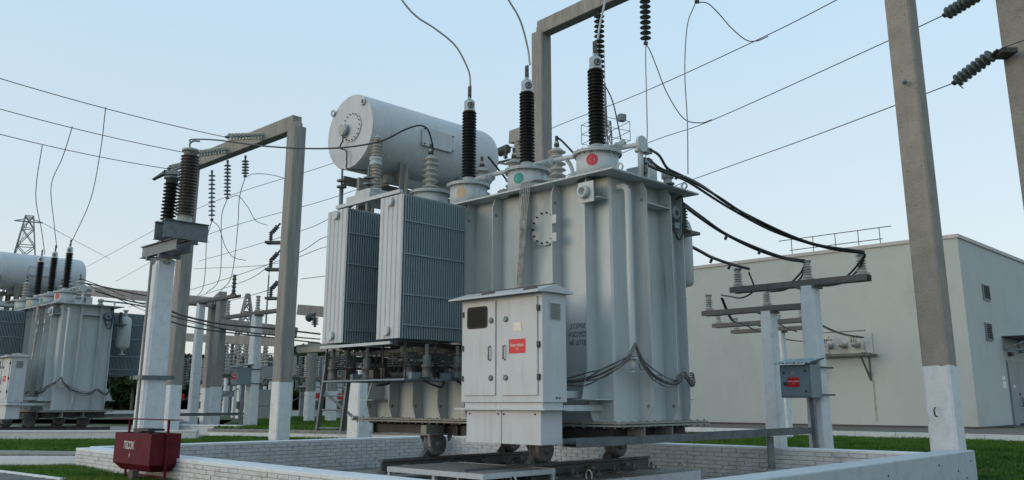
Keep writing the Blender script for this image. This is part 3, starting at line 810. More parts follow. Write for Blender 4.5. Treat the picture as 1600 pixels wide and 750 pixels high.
# pit corners on the site (transformer axes)
PU0, PU1, PV0, PV1 = -3.95, 5.95, -2.80, 9.00
def L2(u, v): p = W(u, v); return (p.x, p.y)
hole = [L2(PU0 + .1, PV0 + .1), L2(PU1 - .1, PV0 + .1), L2(PU1 - .1, PV1 - .1), L2(PU0 + .1, PV1 - .1)]
big = [L2(-900, -900), L2(900, -900), L2(900, 900), L2(-900, 900)]
DC = W(PU1 + .2, PV0)
def dip(x, y):
    """the lawn sinks a little round the pit's right corner"""
    d = np.sqrt((x - DC.x) ** 2 + (y - DC.y) ** 2)
    t_ = np.clip(1 - d / 6.5, 0, 1)
    return -.36 * t_ * t_ * (3 - 2 * t_)
g = MB(); st = .6
us = [PU0 + .1 - st * i for i in range(14, 0, -1)] + list(np.linspace(PU0 + .1, PU1 - .1, 17)) + [PU1 - .1 + st * i for i in range(1, 20)]
vv = [PV0 + .1 - st * i for i in range(18, 0, -1)] + list(np.linspace(PV0 + .1, PV1 - .1, 20)) + [PV1 - .1 + st * i for i in range(1, 14)]
pts = []
for v_ in vv:
    for u_ in us:
        p = W(u_, v_); pts.append((p.x, p.y, float(dip(p.x, p.y))))
nu = len(us); fs_ = []
for j in range(len(vv) - 1):
    for i in range(nu - 1):
        cu_, cv_ = (us[i] + us[i + 1]) / 2, (vv[j] + vv[j + 1]) / 2
        if PU0 + .1 < cu_ < PU1 - .1 and PV0 + .1 < cv_ < PV1 - .1: continue
        fs_.append((j * nu + i, j * nu + i + 1, (j + 1) * nu + i + 1, (j + 1) * nu + i))
g.add(pts, fs_, True)
rim = [W(us[0], vv[0]), W(us[-1], vv[0]), W(us[-1], vv[-1]), W(us[0], vv[-1])]
g.add([(x, y, 0) for x, y in big] + [(p.x, p.y, 0) for p in rim], [(0, 1, 5, 4), (1, 2, 6, 5), (2, 3, 7, 6), (3, 0, 4, 7)])
structure(g.build('ground', 'grass_ground'))
plateau = [(-10.1, 30), (-3.9, 27.2), (0, 25.2), (3, 26), (4, 45), (1400, 1500), (-1400, 1500), (-200, 90), (-14, 45)]
sheet('raised_ground', 'grass_ground', plateau, .25)
sheet('pit_floor', 'gravel', [L2(PU0, PV0), L2(PU1, PV0), L2(PU1, PV1), L2(PU0, PV1)], -.30)
# far yard paving seen between the columns
sheet('yard_gravel', 'slab_concrete', [(-40, 62), (6, 52), (12, 95), (-60, 95)], .258)
# concrete apron round the building
ap = MB(); a0 = W(18.9, -14); rr = lambda u, v, z: tuple(W(u, v, z))
ap.prism([rr(19.05, -30, .0), rr(70, -30, .0), rr(70, 24, .0), rr(19.05, 24, .0)], (0, 0, .19))
structure(ap.build('pavement', 'pavement_top'))
kb = MB()
for i in range(30):
    v0_ = -16 + i * 1.3
    kb.prism([rr(18.9, v0_, 0), rr(19.047, v0_, 0), rr(19.047, v0_ + 1.285, 0), rr(18.9, v0_ + 1.285, 0)], (0, 0, .20 + random.uniform(-.004, .004)))
structure(kb.build('kerb', 'whitewash'))

# kerb of the raised ground
kt = thing('low_wall', 'low whitewashed retaining wall with dirty concrete top behind the pit', 'wall', (0, 0, 0))
line = [Vector((-10.1, 30, 0)), Vector((-3.9, 27.2, 0)), Vector((0, 25.2, 0)), Vector((3, 26, 0))]
a = MB(); b = MB()
for i in range(3):
    a.bar(line[i] + Vector((0, 0, .09)), line[i + 1] + Vector((0, 0, .09)), .16, .18); b.bar(line[i] + Vector((0, .05, .225)), line[i + 1] + Vector((0, .05, .225)), .3, .085)
a.build('wall_face', 'whitewash', kt); b.build('wall_top', 'slab_concrete', kt)

# ------------------------------------------------------------------ pit walls
BR = {}
def brick_mesh(L, H, D, key):
    if key in BR: return BR[key]
    c = .006
    b = MB(); b.box((0, 0, 0), (L, D, H))
    me_o = b.build('brick', 'painted_brick')
    bv = me_o.modifiers.new('b', 'BEVEL'); bv.width = c; bv.segments = 1
    dg = bpy.context.evaluated_depsgraph_get(); bpy.context.view_layer.update()
    me = bpy.data.meshes.new_from_object(me_o.evaluated_get(dg)); bpy.data.objects.remove(me_o)
    BR[key] = me
    return me
def brick_wall(label, p, q, z0, z1, thick, side, rows, blen, cap_over=.0, s0=0.0, s1=None, end_face=False):
    """p to q along the face line; bricks sit on the face turned to `side` (+1 left of p->q, -1 right)"""
    p = Vector((*p, 0)); q = Vector((*q, 0)); d = (q - p).normalized(); n = Vector((-d.y, d.x, 0)) * side
    L = (q - p).length
    ang = math.atan2(d.y, d.x)
    t = thing('brick_wall', label, 'wall', p, ang)
    s = side
    core = MB(); core.box((0, -s * .012, z0 - .3), (L, -s * thick, z1 - .05)); core.build('wall_core', 'painted_joint', t)
    cp = MB(); nseg = max(1, int(L / 1.9))
    for i in range(nseg):
        cp.box((L * i / nseg + .002, s * .006, z1 - .05), (L * (i + 1) / nseg - .002, -s * (thick + .006), z1 + random.uniform(-.003, .003)))
    cp.build('coping', 'whitewash', t, bevel=.008)
    H = (z1 - .05 - z0) / rows
    me = brick_mesh(blen - .008, H - .007, .03, (round(blen, 3), round(H, 3)))
    me2 = brick_mesh(blen / 2 - .008, H - .007, .03, (round(blen, 3), round(H, 3), 2))
    e1 = L if s1 is None else s1
    for r in range(rows):
        x = s0 + (0 if r % 2 == 0 else -blen / 2)
        while x < e1 - .02:
            m_ = me; xx = x; ll = blen
            if x < s0: m_ = me2; xx = s0; ll = blen / 2
            elif x + blen > e1 + .06: m_ = me2; ll = blen / 2
            o = bpy.data.objects.new('brick', m_); col.objects.link(o); o.parent = t
            j = random.uniform(-.004, .004)
            if s > 0: o.location = (xx + .004, -.024 + j, z0 + r * H + .003)
            else: o.location = (xx + .004, -.006 + j, z0 + r * H + .003)
            o.rotation_euler = (0, random.uniform(-.006, .006), random.uniform(-.006, .006)); o.scale = (random.uniform(.955, 1.0), 1, random.uniform(.93, 1.0))
            x += blen if x >= s0 else blen
    return t
# near left wall, bricks on its outer (camera) side
brick_wall('near left pit wall of white painted bricks beside the red sand box', L2(-3.95, 9.02), L2(-4.25, -2.9), 0.0, .35, .40, -1, 5, .25, s1=9.0)
# far left wall, bricks on its inner side
brick_wall('far left pit wall of white painted bricks, its inner face behind the rails', L2(-3.6, 9.0), L2(4.62, 8.62), -.30, .35, .38, -1, 8, .262)
# far right wall
brick_wall('far right pit wall of white painted bricks running in front of the lawn', L2(4.62, 8.62), L2(4.85, -2.35), -.30, .35, .36, -1, 8, .30)
# near right plastered wall
pw = MB(); p_ = [W(-4.0, -2.95, -.5), W(6.2, -2.68, -.5), W(6.0, -2.28, -.5), W(-4.0, -2.52, -.5)]
# top is a little uneven
pw.prism(p_, (0, 0, .86)); w_ = pw.build('plastered_wall', 'painted_plaster', bevel=.02)
for u_, z_ in ((5.9, .20), (5.2, .08), (4.3, .21), (3.2, .05), (2.2, .18), (5.6, -.05)):
    f_ = (u_ + 4) / 10.2; p = W(u_, -2.95 + .27 * f_ - .003, z_); MB().lathe(p, -V, [(.016, 0), (.016, .006)], 8).build('fixing_hole', 'dark_steel', w_)
tag(w_, 'smooth blue-grey plastered pit wall across the bottom right corner', 'wall')

# concrete slab under the rails
t = thing('foundation_slab', 'rough concrete slab with white sides carrying the two steel rails', 'slab', (O0.x, O0.y, 0), ROT)
s = MB(); s.box((-1.6, .75, -.30), (3.15, 2.2, .035)); s.box((-1.35, 3.3, -.30), (3.1, 4.75, .03)); s.box((-.3, 2.2, -.3), (2.6, 3.3, -.08)); s.build('slab_top', 'slab_concrete', t, bevel=.02)
s = MB(); s.box((-1.62, .735, -.30), (3.17, .748, .02)); s.box((-1.37, .74, -.30), (-1.355 - .0, .75, .02)); s.box((-1.62, .75, -.3), (-1.603, 2.2, .02)); s.box((-1.37, 3.3, -.3), (-1.353, 4.75, .015)); s.build('slab_side', 'whitewash', t)
s = MB()
for (u, v) in ((2.72, .82), (.35, .85), (1.6, 2.6), (-1.2, .9)):
    s.tube([(u, v - .05, .02), (u, v - .05, .12), (u, v, .17), (u, v + .05, .12), (u, v + .05, .02)], .014, 6)
s.build('lifting_loop', 'aluminium', t)
for v, u0, u1, lab in ((1.50, -1.6, 2.72, 'nearer thick steel rail bolted to the slab under the cabinet'), (3.93, -1.12, 2.75, 'farther steel rail ending at the left under the radiators')):
    t = thing('rail', lab, 'rail', (O0.x, O0.y, 0), ROT, 'rails under the transformer')
    s = MB()
    pr = [(-.075, .04), (.075, .04), (.075, .06), (.016, .075), (.016, .195), (.04, .21), (.04, .25), (-.04, .25), (-.04, .21), (-.016, .195), (-.016, .075), (-.075, .06)]
    pr = [(a * 1.5, b) for a, b in pr]
    s.prism([(u0, v + a, b) for a, b in pr], (u1 - u0, 0, 0)); s.build('rail_bar', 'rail_steel', t)
    for k in range(9):
        u = u1 - .05 - k * .52
        if u < u0: break
        c = MB(); c.box((u - .09, v - .24, .036), (u + .09, v - .07, .055)); c.box((u - .02, v - .14, .055), (u + .02, v - .10, .15)); c.lathe((u + .03, v - .19, .05), (0, 0, 1), [(.02, 0), (.02, .05)], 8)
        c.build('rail_clip', 'dirty_paint', t)
    for k in range(4):
        u = u1 - .75 - k * .9
        c = MB(); c.bar((u, v - .03, .14), (u, v - .14, .14), .05, .035); c.bar((u + .06, v - .03, .15), (u + .06, v - .10, .15), .02, .03); c.build('rail_bolt', 'dirty_paint', t)

# steel step table in front of the rails
t = thing('step_table', 'low grey steel angle frame step standing before the control cabinet', 'frame', (O0.x, O0.y, 0), ROT)
z = .22; u0, u1, v0_, v1_ = -1.75, -.32, .92, 2.95
s = MB(); s.box((u0, v0_, z - .07), (u0 + .012, v1_, z)); s.box((u1 - .012, v0_, z - .07), (u1, v1_, z)); s.box((u0 + .013, v0_, z - .07), (u1 - .013, v0_ + .012, z)); s.box((u0 + .013, v1_ - .012, z - .07), (u1 - .013, v1_, z)); s.build('edge_angle', 'light_paint', t)
s = MB(); s.box((u0 + .014, v0_ + .014, z - .025), (u1 - .014, v1_ - .014, z - .004)); s.build('deck_plate', 'gravel', t)
for (u, v) in ((u0 + .03, v0_ + .03), (u0 + .03, v1_ - .03), (u1 - .03, v0_ + .03), (u1 - .03, v1_ - .03), (u0 + .04, (v0_ + v1_) / 2)):
    s = MB(); s.box((u - .025, v - .025, -.3), (u + .025, v + .025, z - .071)); s.build('leg', 'light_paint', t)
s = MB(); s.bar((u0 + .3, v0_ + .3, z - .07), (u0 + .5, v0_ + .1, -.25), .03, .03); s.build('brace', 'rail_steel', t)
t = thing('low_trolley', 'low concrete block with wire loops at the bottom edge of the pit', 'block', (O0.x, O0.y, 0), ROT)
s = MB(); s.box((-1.0, -.45, -.3), (.65, .3, -.02)); s.build('block_body', 'whitewash', t, bevel=.02)
s = MB(); s.tube([(.3, .1, -.03), (.3, .1, .07), (.3, .16, .10), (.3, .22, .07), (.3, .22, -.03)], .012, 6); s.build('wire_loop', 'aluminium', t)

# ------------------------------------------------------------------ cable trays
def tray(label, p, q, z, legs):
    t = thing('cable_tray', label, 'cable tray')
    p = Vector((*p, z)); q = Vector((*q, z)); d = (q - p).normalized(); n = Vector((-d.y, d.x, 0))
    s = MB(); s.bar(p + n * .12, q + n * .12, .012, .11); s.bar(p - n * .12, q - n * .12, .012, .11); s.bar(p - Vector((0, 0, .05)), q - Vector((0, 0, .05)), .22, .01)
    s.build('side_channel', 'tray_steel', t)
    s = MB(); L = (q - p).length
    for k in range(int(L / .8)): s.bar(p + d * (k * .8 + .3) - n * .11, p + d * (k * .8 + .3) + n * .11, .04, .03)
    for k in range(4): s.tube([p - n * (.07 - k * .045) + Vector((0, 0, -.02)), p.lerp(q, .5) - n * (.07 - k * .045) + Vector((0, 0, -.01)), q - n * (.07 - k * .045) + Vector((0, 0, -.02))], .02, 6)
    s.build('tray_cable', 'dark_steel', t)
    for f in legs:
        s = MB(); c = p.lerp(q, f); s.box((c.x - .05, c.y - .05, 0), (c.x + .05, c.y + .05, z - .07)); s.build('leg', 'galvanised', t)
tray('horizontal steel cable tray from under the big transformer to the post cabinet on the right', (.75, 11.72), (5.62, 17.0), .62, (.78,))

# ------------------------------------------------------------------ posts and columns
def column_meshes(t, x, y, z0, h, w, zb, m='concrete', rot=ROT, base_m='whitewash', wt=None):
    """chamfered column; whitewashed to zb. returns the column object"""
    c, s_ = math.cos(rot), math.sin(rot)
    def ring(w_, z): return [(x + a * c - b * s_, y + a * s_ + b * c, z) for a, b in chamfer_square(w_, .035)]
    def seg(za, zb_, wa, wb):
        A = ring(wa, za); B = ring(wb, zb_)
        return MB().add(A + B, [tuple(reversed(range(8))), tuple(range(8, 16))] + [(i, (i + 1) % 8, (i + 1) % 8 + 8, i + 8) for i in range(8)])
    wt = wt or w
    if zb > z0:
        # brushed-on whitewash: its upper edge wanders a little
        A = ring(w + .015, z0 - .3); B = []
        h_ = (w + .012) / 2; k_ = h_ - .035; loop = chamfer_square(w + .012, .035); top_ = []
        for i in range(8):
            (xa, ya), (xb, yb) = loop[i], loop[(i + 1) % 8]; m_ = 5 if i % 2 == 0 else 1
            for q in range(m_): f_ = q / m_; top_.append((xa + (xb - xa) * f_, ya + (yb - ya) * f_))
        Lo = [(x + a * c - b * s_, y + a * s_ + b * c, z0 - .3) for a, b in top_]
        Hi = [(x + a * c - b * s_, y + a * s_ + b * c, zb + random.uniform(-.016, .016)) for a, b in top_]
        n_ = len(top_)
        base = MB().add(Lo + Hi, [(i, (i + 1) % n_, (i + 1) % n_ + n_, i + n_) for i in range(n_)])
    o = seg(zb - .06 if zb > z0 else z0 - .3, z0 + h, w, wt).build('column', m, t)
    if zb > z0: base.build('whitewashed_base', base_m, o)
    return o
def portal(label, p, q, z0, h, w, zb=1.72, bw=.34, bh=.42, beam=(0, 1), cols=(1, 1)):
    t = thing('concrete_portal', label, 'gantry', (0, 0, 0), 0, 'concrete portals')
    for (x, y), k in ((p, cols[0]), (q, cols[1])):
        if not k: continue
        o = column_meshes(t, x, y, z0, h, w, zb)
    P3 = Vector((*p, z0 + h)); Q3 = Vector((*q, z0 + h)); d = (Q3 - P3)
    a_ = P3 + d * beam[0]; b_ = P3 + d * beam[1]
    s = MB(); s.bar(a_ + Vector((0, 0, bh * .30)), b_ + Vector((0, 0, bh * .30)), bw, bh); s.build('beam', 'concrete', t, bevel=.02)
    s = MB()
    for e in (P3, Q3):
        s.box((e.x - w * .32, e.y - w * .32, e.z + .0), (e.x + w * .32, e.y + w * .32, e.z + bh * .35))
    s.build('beam_seat', 'concrete', t)
    return t
LC, LF = Vector((-6.85, 26.4)), Vector((-11.95, 31.3))
portal('left concrete portal, square columns whitewashed at the foot, beam rising to the right', LC, LF, .25, 9.40, .45, bh=.5)
CC, RC = Vector((.83, 23.0)), Vector((7.42, 15.42))
t_ = portal('tall concrete portal whose beam leaves the top of the picture above the transformer', CC, RC, 0.0, 11.35, .42, beam=(.0, 1), cols=(1, 0))
o = column_meshes(t_, RC.x + .1, RC.y + .1, 0, 11.35, .45, 1.76, m='pitted_concrete')
s = MB(); s.tube([(RC.x - .16, RC.y - .12, 1.05), (RC.x - .22, RC.y - .2, 1.0), (RC.x - .2, RC.y - .18, .92), (RC.x - .14, RC.y - .12, .9)], .014, 6); s.build('hook', 'dark_steel', t_)
s = MB(); s.lathe((RC.x - .1, RC.y - .16, 6.95), (-.7, -.7, 0), [(.05, 0), (.05, .03), (.02, .03), (.02, .1)], 8); s.build('bolt', 'galvanised', t_)
RR = Vector((10.75, 17.1))
t = thing('concrete_column', 'tall concrete column cut off by the right edge of the picture', 'column')
column_meshes(t, RR.x, RR.y, 0, 11.8, .62, 1.76, m='pitted_concrete')
s = MB(); c_ = at(1562, 76, 16.8); s.box((c_.x - .02, c_.y - .12, c_.z - .12), (c_.x + .3, c_.y + .3, c_.z - .02)); s.build('attachment_bracket', 'dark_steel', t)

# ------------------------------------------------------------------ insulator strings and wires
DISC = None
def string(label, p, q, n, r=.127, group='glass insulator strings', pale=False):
    global DISC
    p, q = Vector(p), Vector(q); d = q - p; L = d.length
    t = thing('insulator_string', label, 'insulator string', p, 0, group)
    t.rotation_mode = 'QUATERNION'; t.rotation_quaternion = Vector((0, 0, -1)).rotation_difference(d)
    if DISC is None:
        b = MB(); b.lathe((0, 0, 0), (0, 0, -1), [(.02, -.012), (.05, -.008), (.09, .004), (.122, .026), (.127, .036), (.112, .030), (.10, .042), (.088, .026), (.072, .038), (.06, .022), (.02, .022)], 16)
        DISC = b.build('glass_disc', 'glass', t); o = DISC
    pitch = (L - .25) / n
    first = True
    for i in range(n):
        if DISC.parent == t and i == 0: o = DISC; o.location = (0, 0, -.18)
        else: o = copy_of(DISC, t, (0, 0, -(.18 + i * pitch)))
        o.scale = (r / .127,) * 3
        o.material_slots[0].link = 'OBJECT'; o.material_slots[0].material = M['pale_glass' if pale else 'glass']
    s = MB(); s.cyl((0, 0, 0), (0, 0, -L), .016, n=6)
    for i in range(n): s.cyl((0, 0, -(.18 + i * pitch) + .075), (0, 0, -(.18 + i * pitch) + .01), .032, n=8)
    s.box((-.035, -.02, 0), (.035, .02, -.10)); s.box((-.05, -.03, -L), (.05, .03, -L + .08)); s.build('string_fittings', 'dark_steel', t)
    return t
def wire(label, pts, r=.012, m='wire', cat='wire', name='overhead_wire', group=None, n=5):
    o = MB().tube(pts, r, n).build(name, m)
    return tag(o, label, cat, group)
def sagged(a, b, s, n=8):
    a, b = Vector(a), Vector(b)
    return [a.lerp(b, i / n) - Vector((0, 0, s * 4 * (i / n) * (1 - i / n))) for i in range(n + 1)]
def on_line(p, d, x):
    """param t so that p + d*t lies over photo column x"""
    k = (x - CX) / FPX
    return (k * (p.y * CP + (p.z - CZ) * SP) - p.x) / (d.x - k * (d.y * CP + d.z * SP))

# left portal: three dead ends, lines towards the left, three hanging strings
bd = (LF - LC).normalized(); bd3 = Vector((bd.x, bd.y, 0)); zb_ = .25 + 9.40 + .15
names = ['highest', 'middle', 'lowest']
left_lines = []
for i, (bx, ex, ey, x0_, y0_) in enumerate(((415, 360, 214, 0, 120), (360, 311, 240, 0, 169), (312, 270, 262, 0, 210))):
    p0 = Vector((LC.x, LC.y, zb_)); tt = on_line(p0, bd3, bx); p = p0 + bd3 * tt
    yy = p.y - .7
    q = at(ex, ey, yy - .6); q = p + (q - p).normalized() * 1.75
    string('%s of the three glass strings drawn out level from the left portal beam' % names[i], p, q, 11, pale=True)
    far = q + (-U) * 24 ; k = on_line(q, -U, x0_ - 60); e = q - U * k
    e = at(x0_ - 60, y0_ - (y0_ * 0 + 16), e.y)
    left_lines.append((q, e))
    wire('%s of the three dark line wires crossing the sky at the left edge' % names[i], sagged(q, e, .10), .013)
for i, (tx, ty, by) in enumerate(((333, 266, 345), (357, 250, 311), (385, 243, 277))):
    p0 = Vector((LC.x, LC.y, zb_)); tt = on_line(p0, bd3, tx); p = p0 + bd3 * tt; p.z = at(tx, ty, p.y).z
    q = at(tx - 2, by, p.y)
    string('glass string hanging below the left portal beam, %s' % ('nearest the far column', 'middle one', 'nearest the near column')[i], p, q, (10, 9, 5)[i], pale=True)
    Y = p.y
    xs = (((331, 345), (323, 375), (321, 420), (317, 450), (308, 463)), ((355, 311), (346, 340), (346, 400), (341, 440), (322, 458)), ((383, 277), (374, 310), (371, 360), (362, 430), (345, 455)))[i]
    wire('thin lead dropping from the %s hanging string of the left portal' % ('far', 'middle', 'near')[i], [at(x, y, Y + j * 1.2) for j, (x, y) in enumerate(xs)], .014, 'alu_wire', name='drop_wire')
    ys = (((331, 345), (342, 355), (352, 385), (365, 402), (384, 407)), ((355, 311), (372, 306), (388, 325), (400, 345), (418, 352)), ((383, 277), (395, 272), (415, 272), (432, 275), (450, 280)))[i]
    wire('curved jumper from the %s hanging string of the left portal' % ('far', 'middle', 'near')[i], [at(x, y, Y + j * .8) for j, (x, y) in enumerate(ys)], .012, 'wire', name='jumper_wire')

# drops from the left lines to the far transformer
drops = (((165, 168), (157, 235), (142, 310), (118, 365), (108, 384)), ((113, 198), (98, 245), (80, 290), (84, 345), (89, 388)), ((66, 227), (57, 285), (57, 320), (65, 360), (70, 398)))
for i, ps in enumerate(drops):
    q, e = left_lines[i]; d = (e - q); k = on_line(q, d, ps[0][0]); p = q + d * k
    pts = [at(x, y, p.y + (33 - p.y) * j / 4) for j, (x, y) in enumerate(ps)]
    wire('thin lead curving from the %s left line wire down to the far transformer' % names[i], pts, .014, 'alu_wire', name='drop_wire')

# middle portal strings
bdc = (RC - CC).normalized(); bdc3 = Vector((bdc.x, bdc.y, 0)); pc = Vector((CC.x, CC.y, 11.35))
for i, (tx, ty, by, n) in enumerate(((936, 14, 130, 13), (1008, -50, 70, 13), (1088, -118, 5, 13))):
    p = pc + bdc3 * on_line(pc, bdc3, tx); p.z = at(tx, ty, p.y).z; q = at(tx + 1, by, p.y)
    string('dark glass string hanging from the high portal beam, %s' % ('just behind the tallest bushing', 'the one ending alone in the sky', 'with only its end clamp in view')[i], p, q, n, .14)
def px(label, pts, r=.013, m='wire', name='overhead_wire', cat='wire'):
    return wire(label, [at(*p) for p in pts], r, m, cat, name)
px('pale lead hanging straight down from the lone string end', [(1009, 72, 20.8), (1009, 100, 20.6), (1011, 180, 20), (1011, 220, 19.5), (1006, 272, 19)], .014, 'alu_wire', 'drop_wire')
px('dark jumper looping from the lone string end up to the middle line wire', [(1009, 70, 20.8), (1015, 78, 20.8), (1026, 105, 20.8), (1042, 145, 21), (1068, 185, 21), (1095, 192, 21.2), (1112, 187, 21.5)], .014, 'wire', 'jumper_wire')
px('pale lead hanging from the top of the sky down behind the tank corner', [(1086, 6, 19.8), (1074, 40, 19.8), (1070, 110, 19.4), (1074, 190, 19), (1075, 272, 18.6)], .014, 'alu_wire', 'drop_wire')
px('dark jumper sagging from the top clamp to the highest line wire', [(1088, 4, 19.8), (1105, 5, 19.8), (1122, 20, 19.9), (1142, 43, 20), (1165, 62, 20.2), (1182, 64, 20.3), (1200, 57, 20.4)], .014, 'wire', 'jumper_wire')
px('dark lead from behind the tallest bushing to the pipes', [(943, 132, 21.6), (950, 142, 21.4), (959, 165, 21), (970, 218, 20.6)], .018, 'black_cable', 'drop_wire')
px('highest of the three line wires rising to the top right', [(1420, -62, 17.5), (1305, 1, 19), (1184, 62, 21), (1000, 146, 26), (870, 197, 31), (790, 235, 34)], .013)
px('middle of the three line wires rising to the right', [(1478, 22, 18), (1383, 66, 19.5), (1112, 188, 25), (1000, 228, 28), (760, 325, 38)], .013)
px('lowest of the three line wires rising to the right', [(1494, 128, 18), (1395, 166, 19.5), (1240, 224, 23), (1092, 277, 27), (780, 390, 38)], .013)
px('wire leaving the right edge beyond the column bracket', [(1564, 76, 16.8), (1600, 63, 16), (1680, 38, 15)], .013)
string('glass string slanting up to the column at the right edge', at(1560, 78, 16.8), at(1489, 131, 17.9), 8, .15)
string('glass string slanting out of the top right corner', at(1545, -18, 16.8), at(1474, 25, 17.9), 8, .15)
px('short curled wire tail under the right glass string clamp', [(1492, 126, 17.9), (1498, 132, 17.9), (1505, 138, 17.8)], .012, 'dark_steel', 'wire_tail')

# leads from the main bushings
px('thick lead curving up from the left black bushing', [(735, 134, 15.3), (732, 110, 15.2), (712, 72, 15), (680, 45, 14.7), (650, 25, 14.4), (626, -3, 14.2), (590, -60, 14)], .018, 'aluminium', 'bushing_lead', 'cable')
px('thick lead curving up from the middle black bushing', [(828, 102, 14.1), (824, 72, 14), (812, 30, 13.8), (792, -5, 13.6), (765, -60, 13.4)], .018, 'aluminium', 'bushing_lead', 'cable')
px('thick lead rising from the right black bushing', [(934, 62, 13), (937, 40, 13), (944, 8, 13), (952, -40, 13.1)], .018, 'aluminium', 'bushing_lead', 'cable')
px('long dark lead from the brown insulator across to the pale bushing', [(297, 222, 19), (300, 218, 19), (340, 219, 18.4), (420, 229, 17), (515, 232, 15.4), (590, 222, 14.9), (632, 203, 14.9), (655, 196, 15.1), (668, 202, 15.4), (675, 222, 15.7), (677, 236, 15.8)], .017, 'black_cable', 'bushing_lead', 'cable')
# low voltage cables to the posts on the right
def cable3(label, sets, r=.03):
    s = MB()
    for pts in sets: s.tube([at(*p) for p in pts], r, 8)
    for f in (2, 3):
        c = at(*sets[0][f]); s.lathe(c - Vector((.03, 0, .05)), (1, 0, -.35), [(r * 2, 0), (r * 2, .04)], 8, False)
    o = s.build('power_cable', 'black_cable'); tag(o, label, 'cable', 'heavy cables to the posts')
cable3('upper bundle of thick black cables sagging to the first post\'s right end insulator', [
    [(1015, 233, 12.9), (1030, 243, 12.9), (1042, 262, 13), (1058, 271, 13.1), (1095, 289, 13.7), (1155, 329, 14.6), (1262, 378, 15.6), (1350, 393, 16.25)],
    [(1012, 247, 12.9), (1030, 262, 12.9), (1057, 274, 13.1), (1075, 280, 13.3), (1120, 306, 14), (1190, 350, 15), (1270, 382, 15.7), (1350, 395, 16.25)],
    [(1012, 258, 12.9), (1030, 266, 12.9), (1057, 276, 13.1), (1080, 287, 13.4), (1140, 325, 14.4), (1210, 362, 15.2), (1290, 387, 15.9), (1350, 396, 16.25)]], .022)
cable3('middle bundle of thick black cables from the tank side to the first post', [
    [(1068, 318, 14.5), (1095, 338, 15), (1135, 366, 15.6), (1187, 389, 16.4), (1225, 402, 17), (1257, 407, 17.3)],
    [(1068, 321, 14.5), (1095, 341, 15), (1130, 364, 15.6), (1180, 389, 16.4), (1225, 404, 17), (1257, 409, 17.3)]], .026)
cable3('lower thick black cable from behind the tank to the left insulator of the first post', [
    [(1074, 382, 16.5), (1095, 393, 17), (1112, 402, 17.4), (1140, 412, 17.9), (1170, 420, 18.4)]], .034)
px('dark thin lead up behind the first neutral bushing', [(763, 245, 15.6), (775, 260, 15.8), (795, 285, 16)], .02, 'black_cable', 'neutral_lead', 'cable')
px('dark thin lead sloping from the right neutral bushing', [(871, 215, 14.5), (880, 222, 14.4), (900, 243, 14)], .02, 'black_cable', 'neutral_lead', 'cable')

# ------------------------------------------------------------------ right posts with crossarms
def post_with_arm(label, x, y, z0, ztop, w, arm=(-1.2, 1.72), ins=(-1.08, .02, 1.58), group='posts with insulator crossarms', taper=.8, armz=None, ih=.30, rot=ROT, dirv=None, im='porcelain'):
    t = thing('insulator_post', label, 'post', (0, 0, 0), 0, group)
    column_meshes(t, x, y, z0, ztop - z0, w, z0 - 1, m='whitewash', wt=w * taper, rot=rot)
    Vd = dirv or V; n = Vector((Vd.y, -Vd.x, 0))
    c = Vector((x, y, ztop))
    s = MB()
    for sd in (-1, 1):
        s.bar(c + Vd * arm[0] + n * sd * .11 + Vector((0, 0, .06)), c + Vd * arm[1] + n * sd * .11 + Vector((0, 0, .06)), .05, .12)
    for k in (-1, 1): s.bar(c - n * .2 + Vd * k * .16 + Vector((0, 0, -.03)), c + n * .2 + Vd * k * .16 + Vector((0, 0, -.03)), .05, .05)
    s.build('crossarm', 'arm_steel', t)
    for k in ins:
        b = c + Vd * k + Vector((0, 0, .12))
        q = MB(); q.box((b.x - .11, b.y - .11, b.z), (b.x + .11, b.y + .11, b.z + .03)); q.lathe(b + Vector((0, 0, .03)), (0, 0, 1), [(.10, 0), (.09, .07)] + [(r_, z_ + .07) for r_, z_ in shed_profile(ih - .1, 4, .06, .095)] + [(.06, ih - .03), (.07, ih - .02), (.07, ih + .03)], 16)
        q.build('post_insulator', im, t)
        q = MB(); q.box((b.x - .07, b.y - .07, b.z + ih + .055), (b.x + .07, b.y + .07, b.z + ih + .10)); q.build('insulator_cap', 'galvanised', t)
    return t
post_with_arm('nearest white post right of the transformer, with the highest crossarm and three insulators', 5.95, 17.3, 0, 3.40, .37)
post_with_arm('second white post from the transformer, standing left of the cabinet post', 5.98, 20.3, 0, 3.20, .37)
post_with_arm('third crossarm post, mostly hidden behind the second white post', 7.30, 25.0, 0, 3.30, .34)
post_with_arm('fourth crossarm post, hindmost before the pale building', 8.75, 28.6, 0, 3.40, .34)
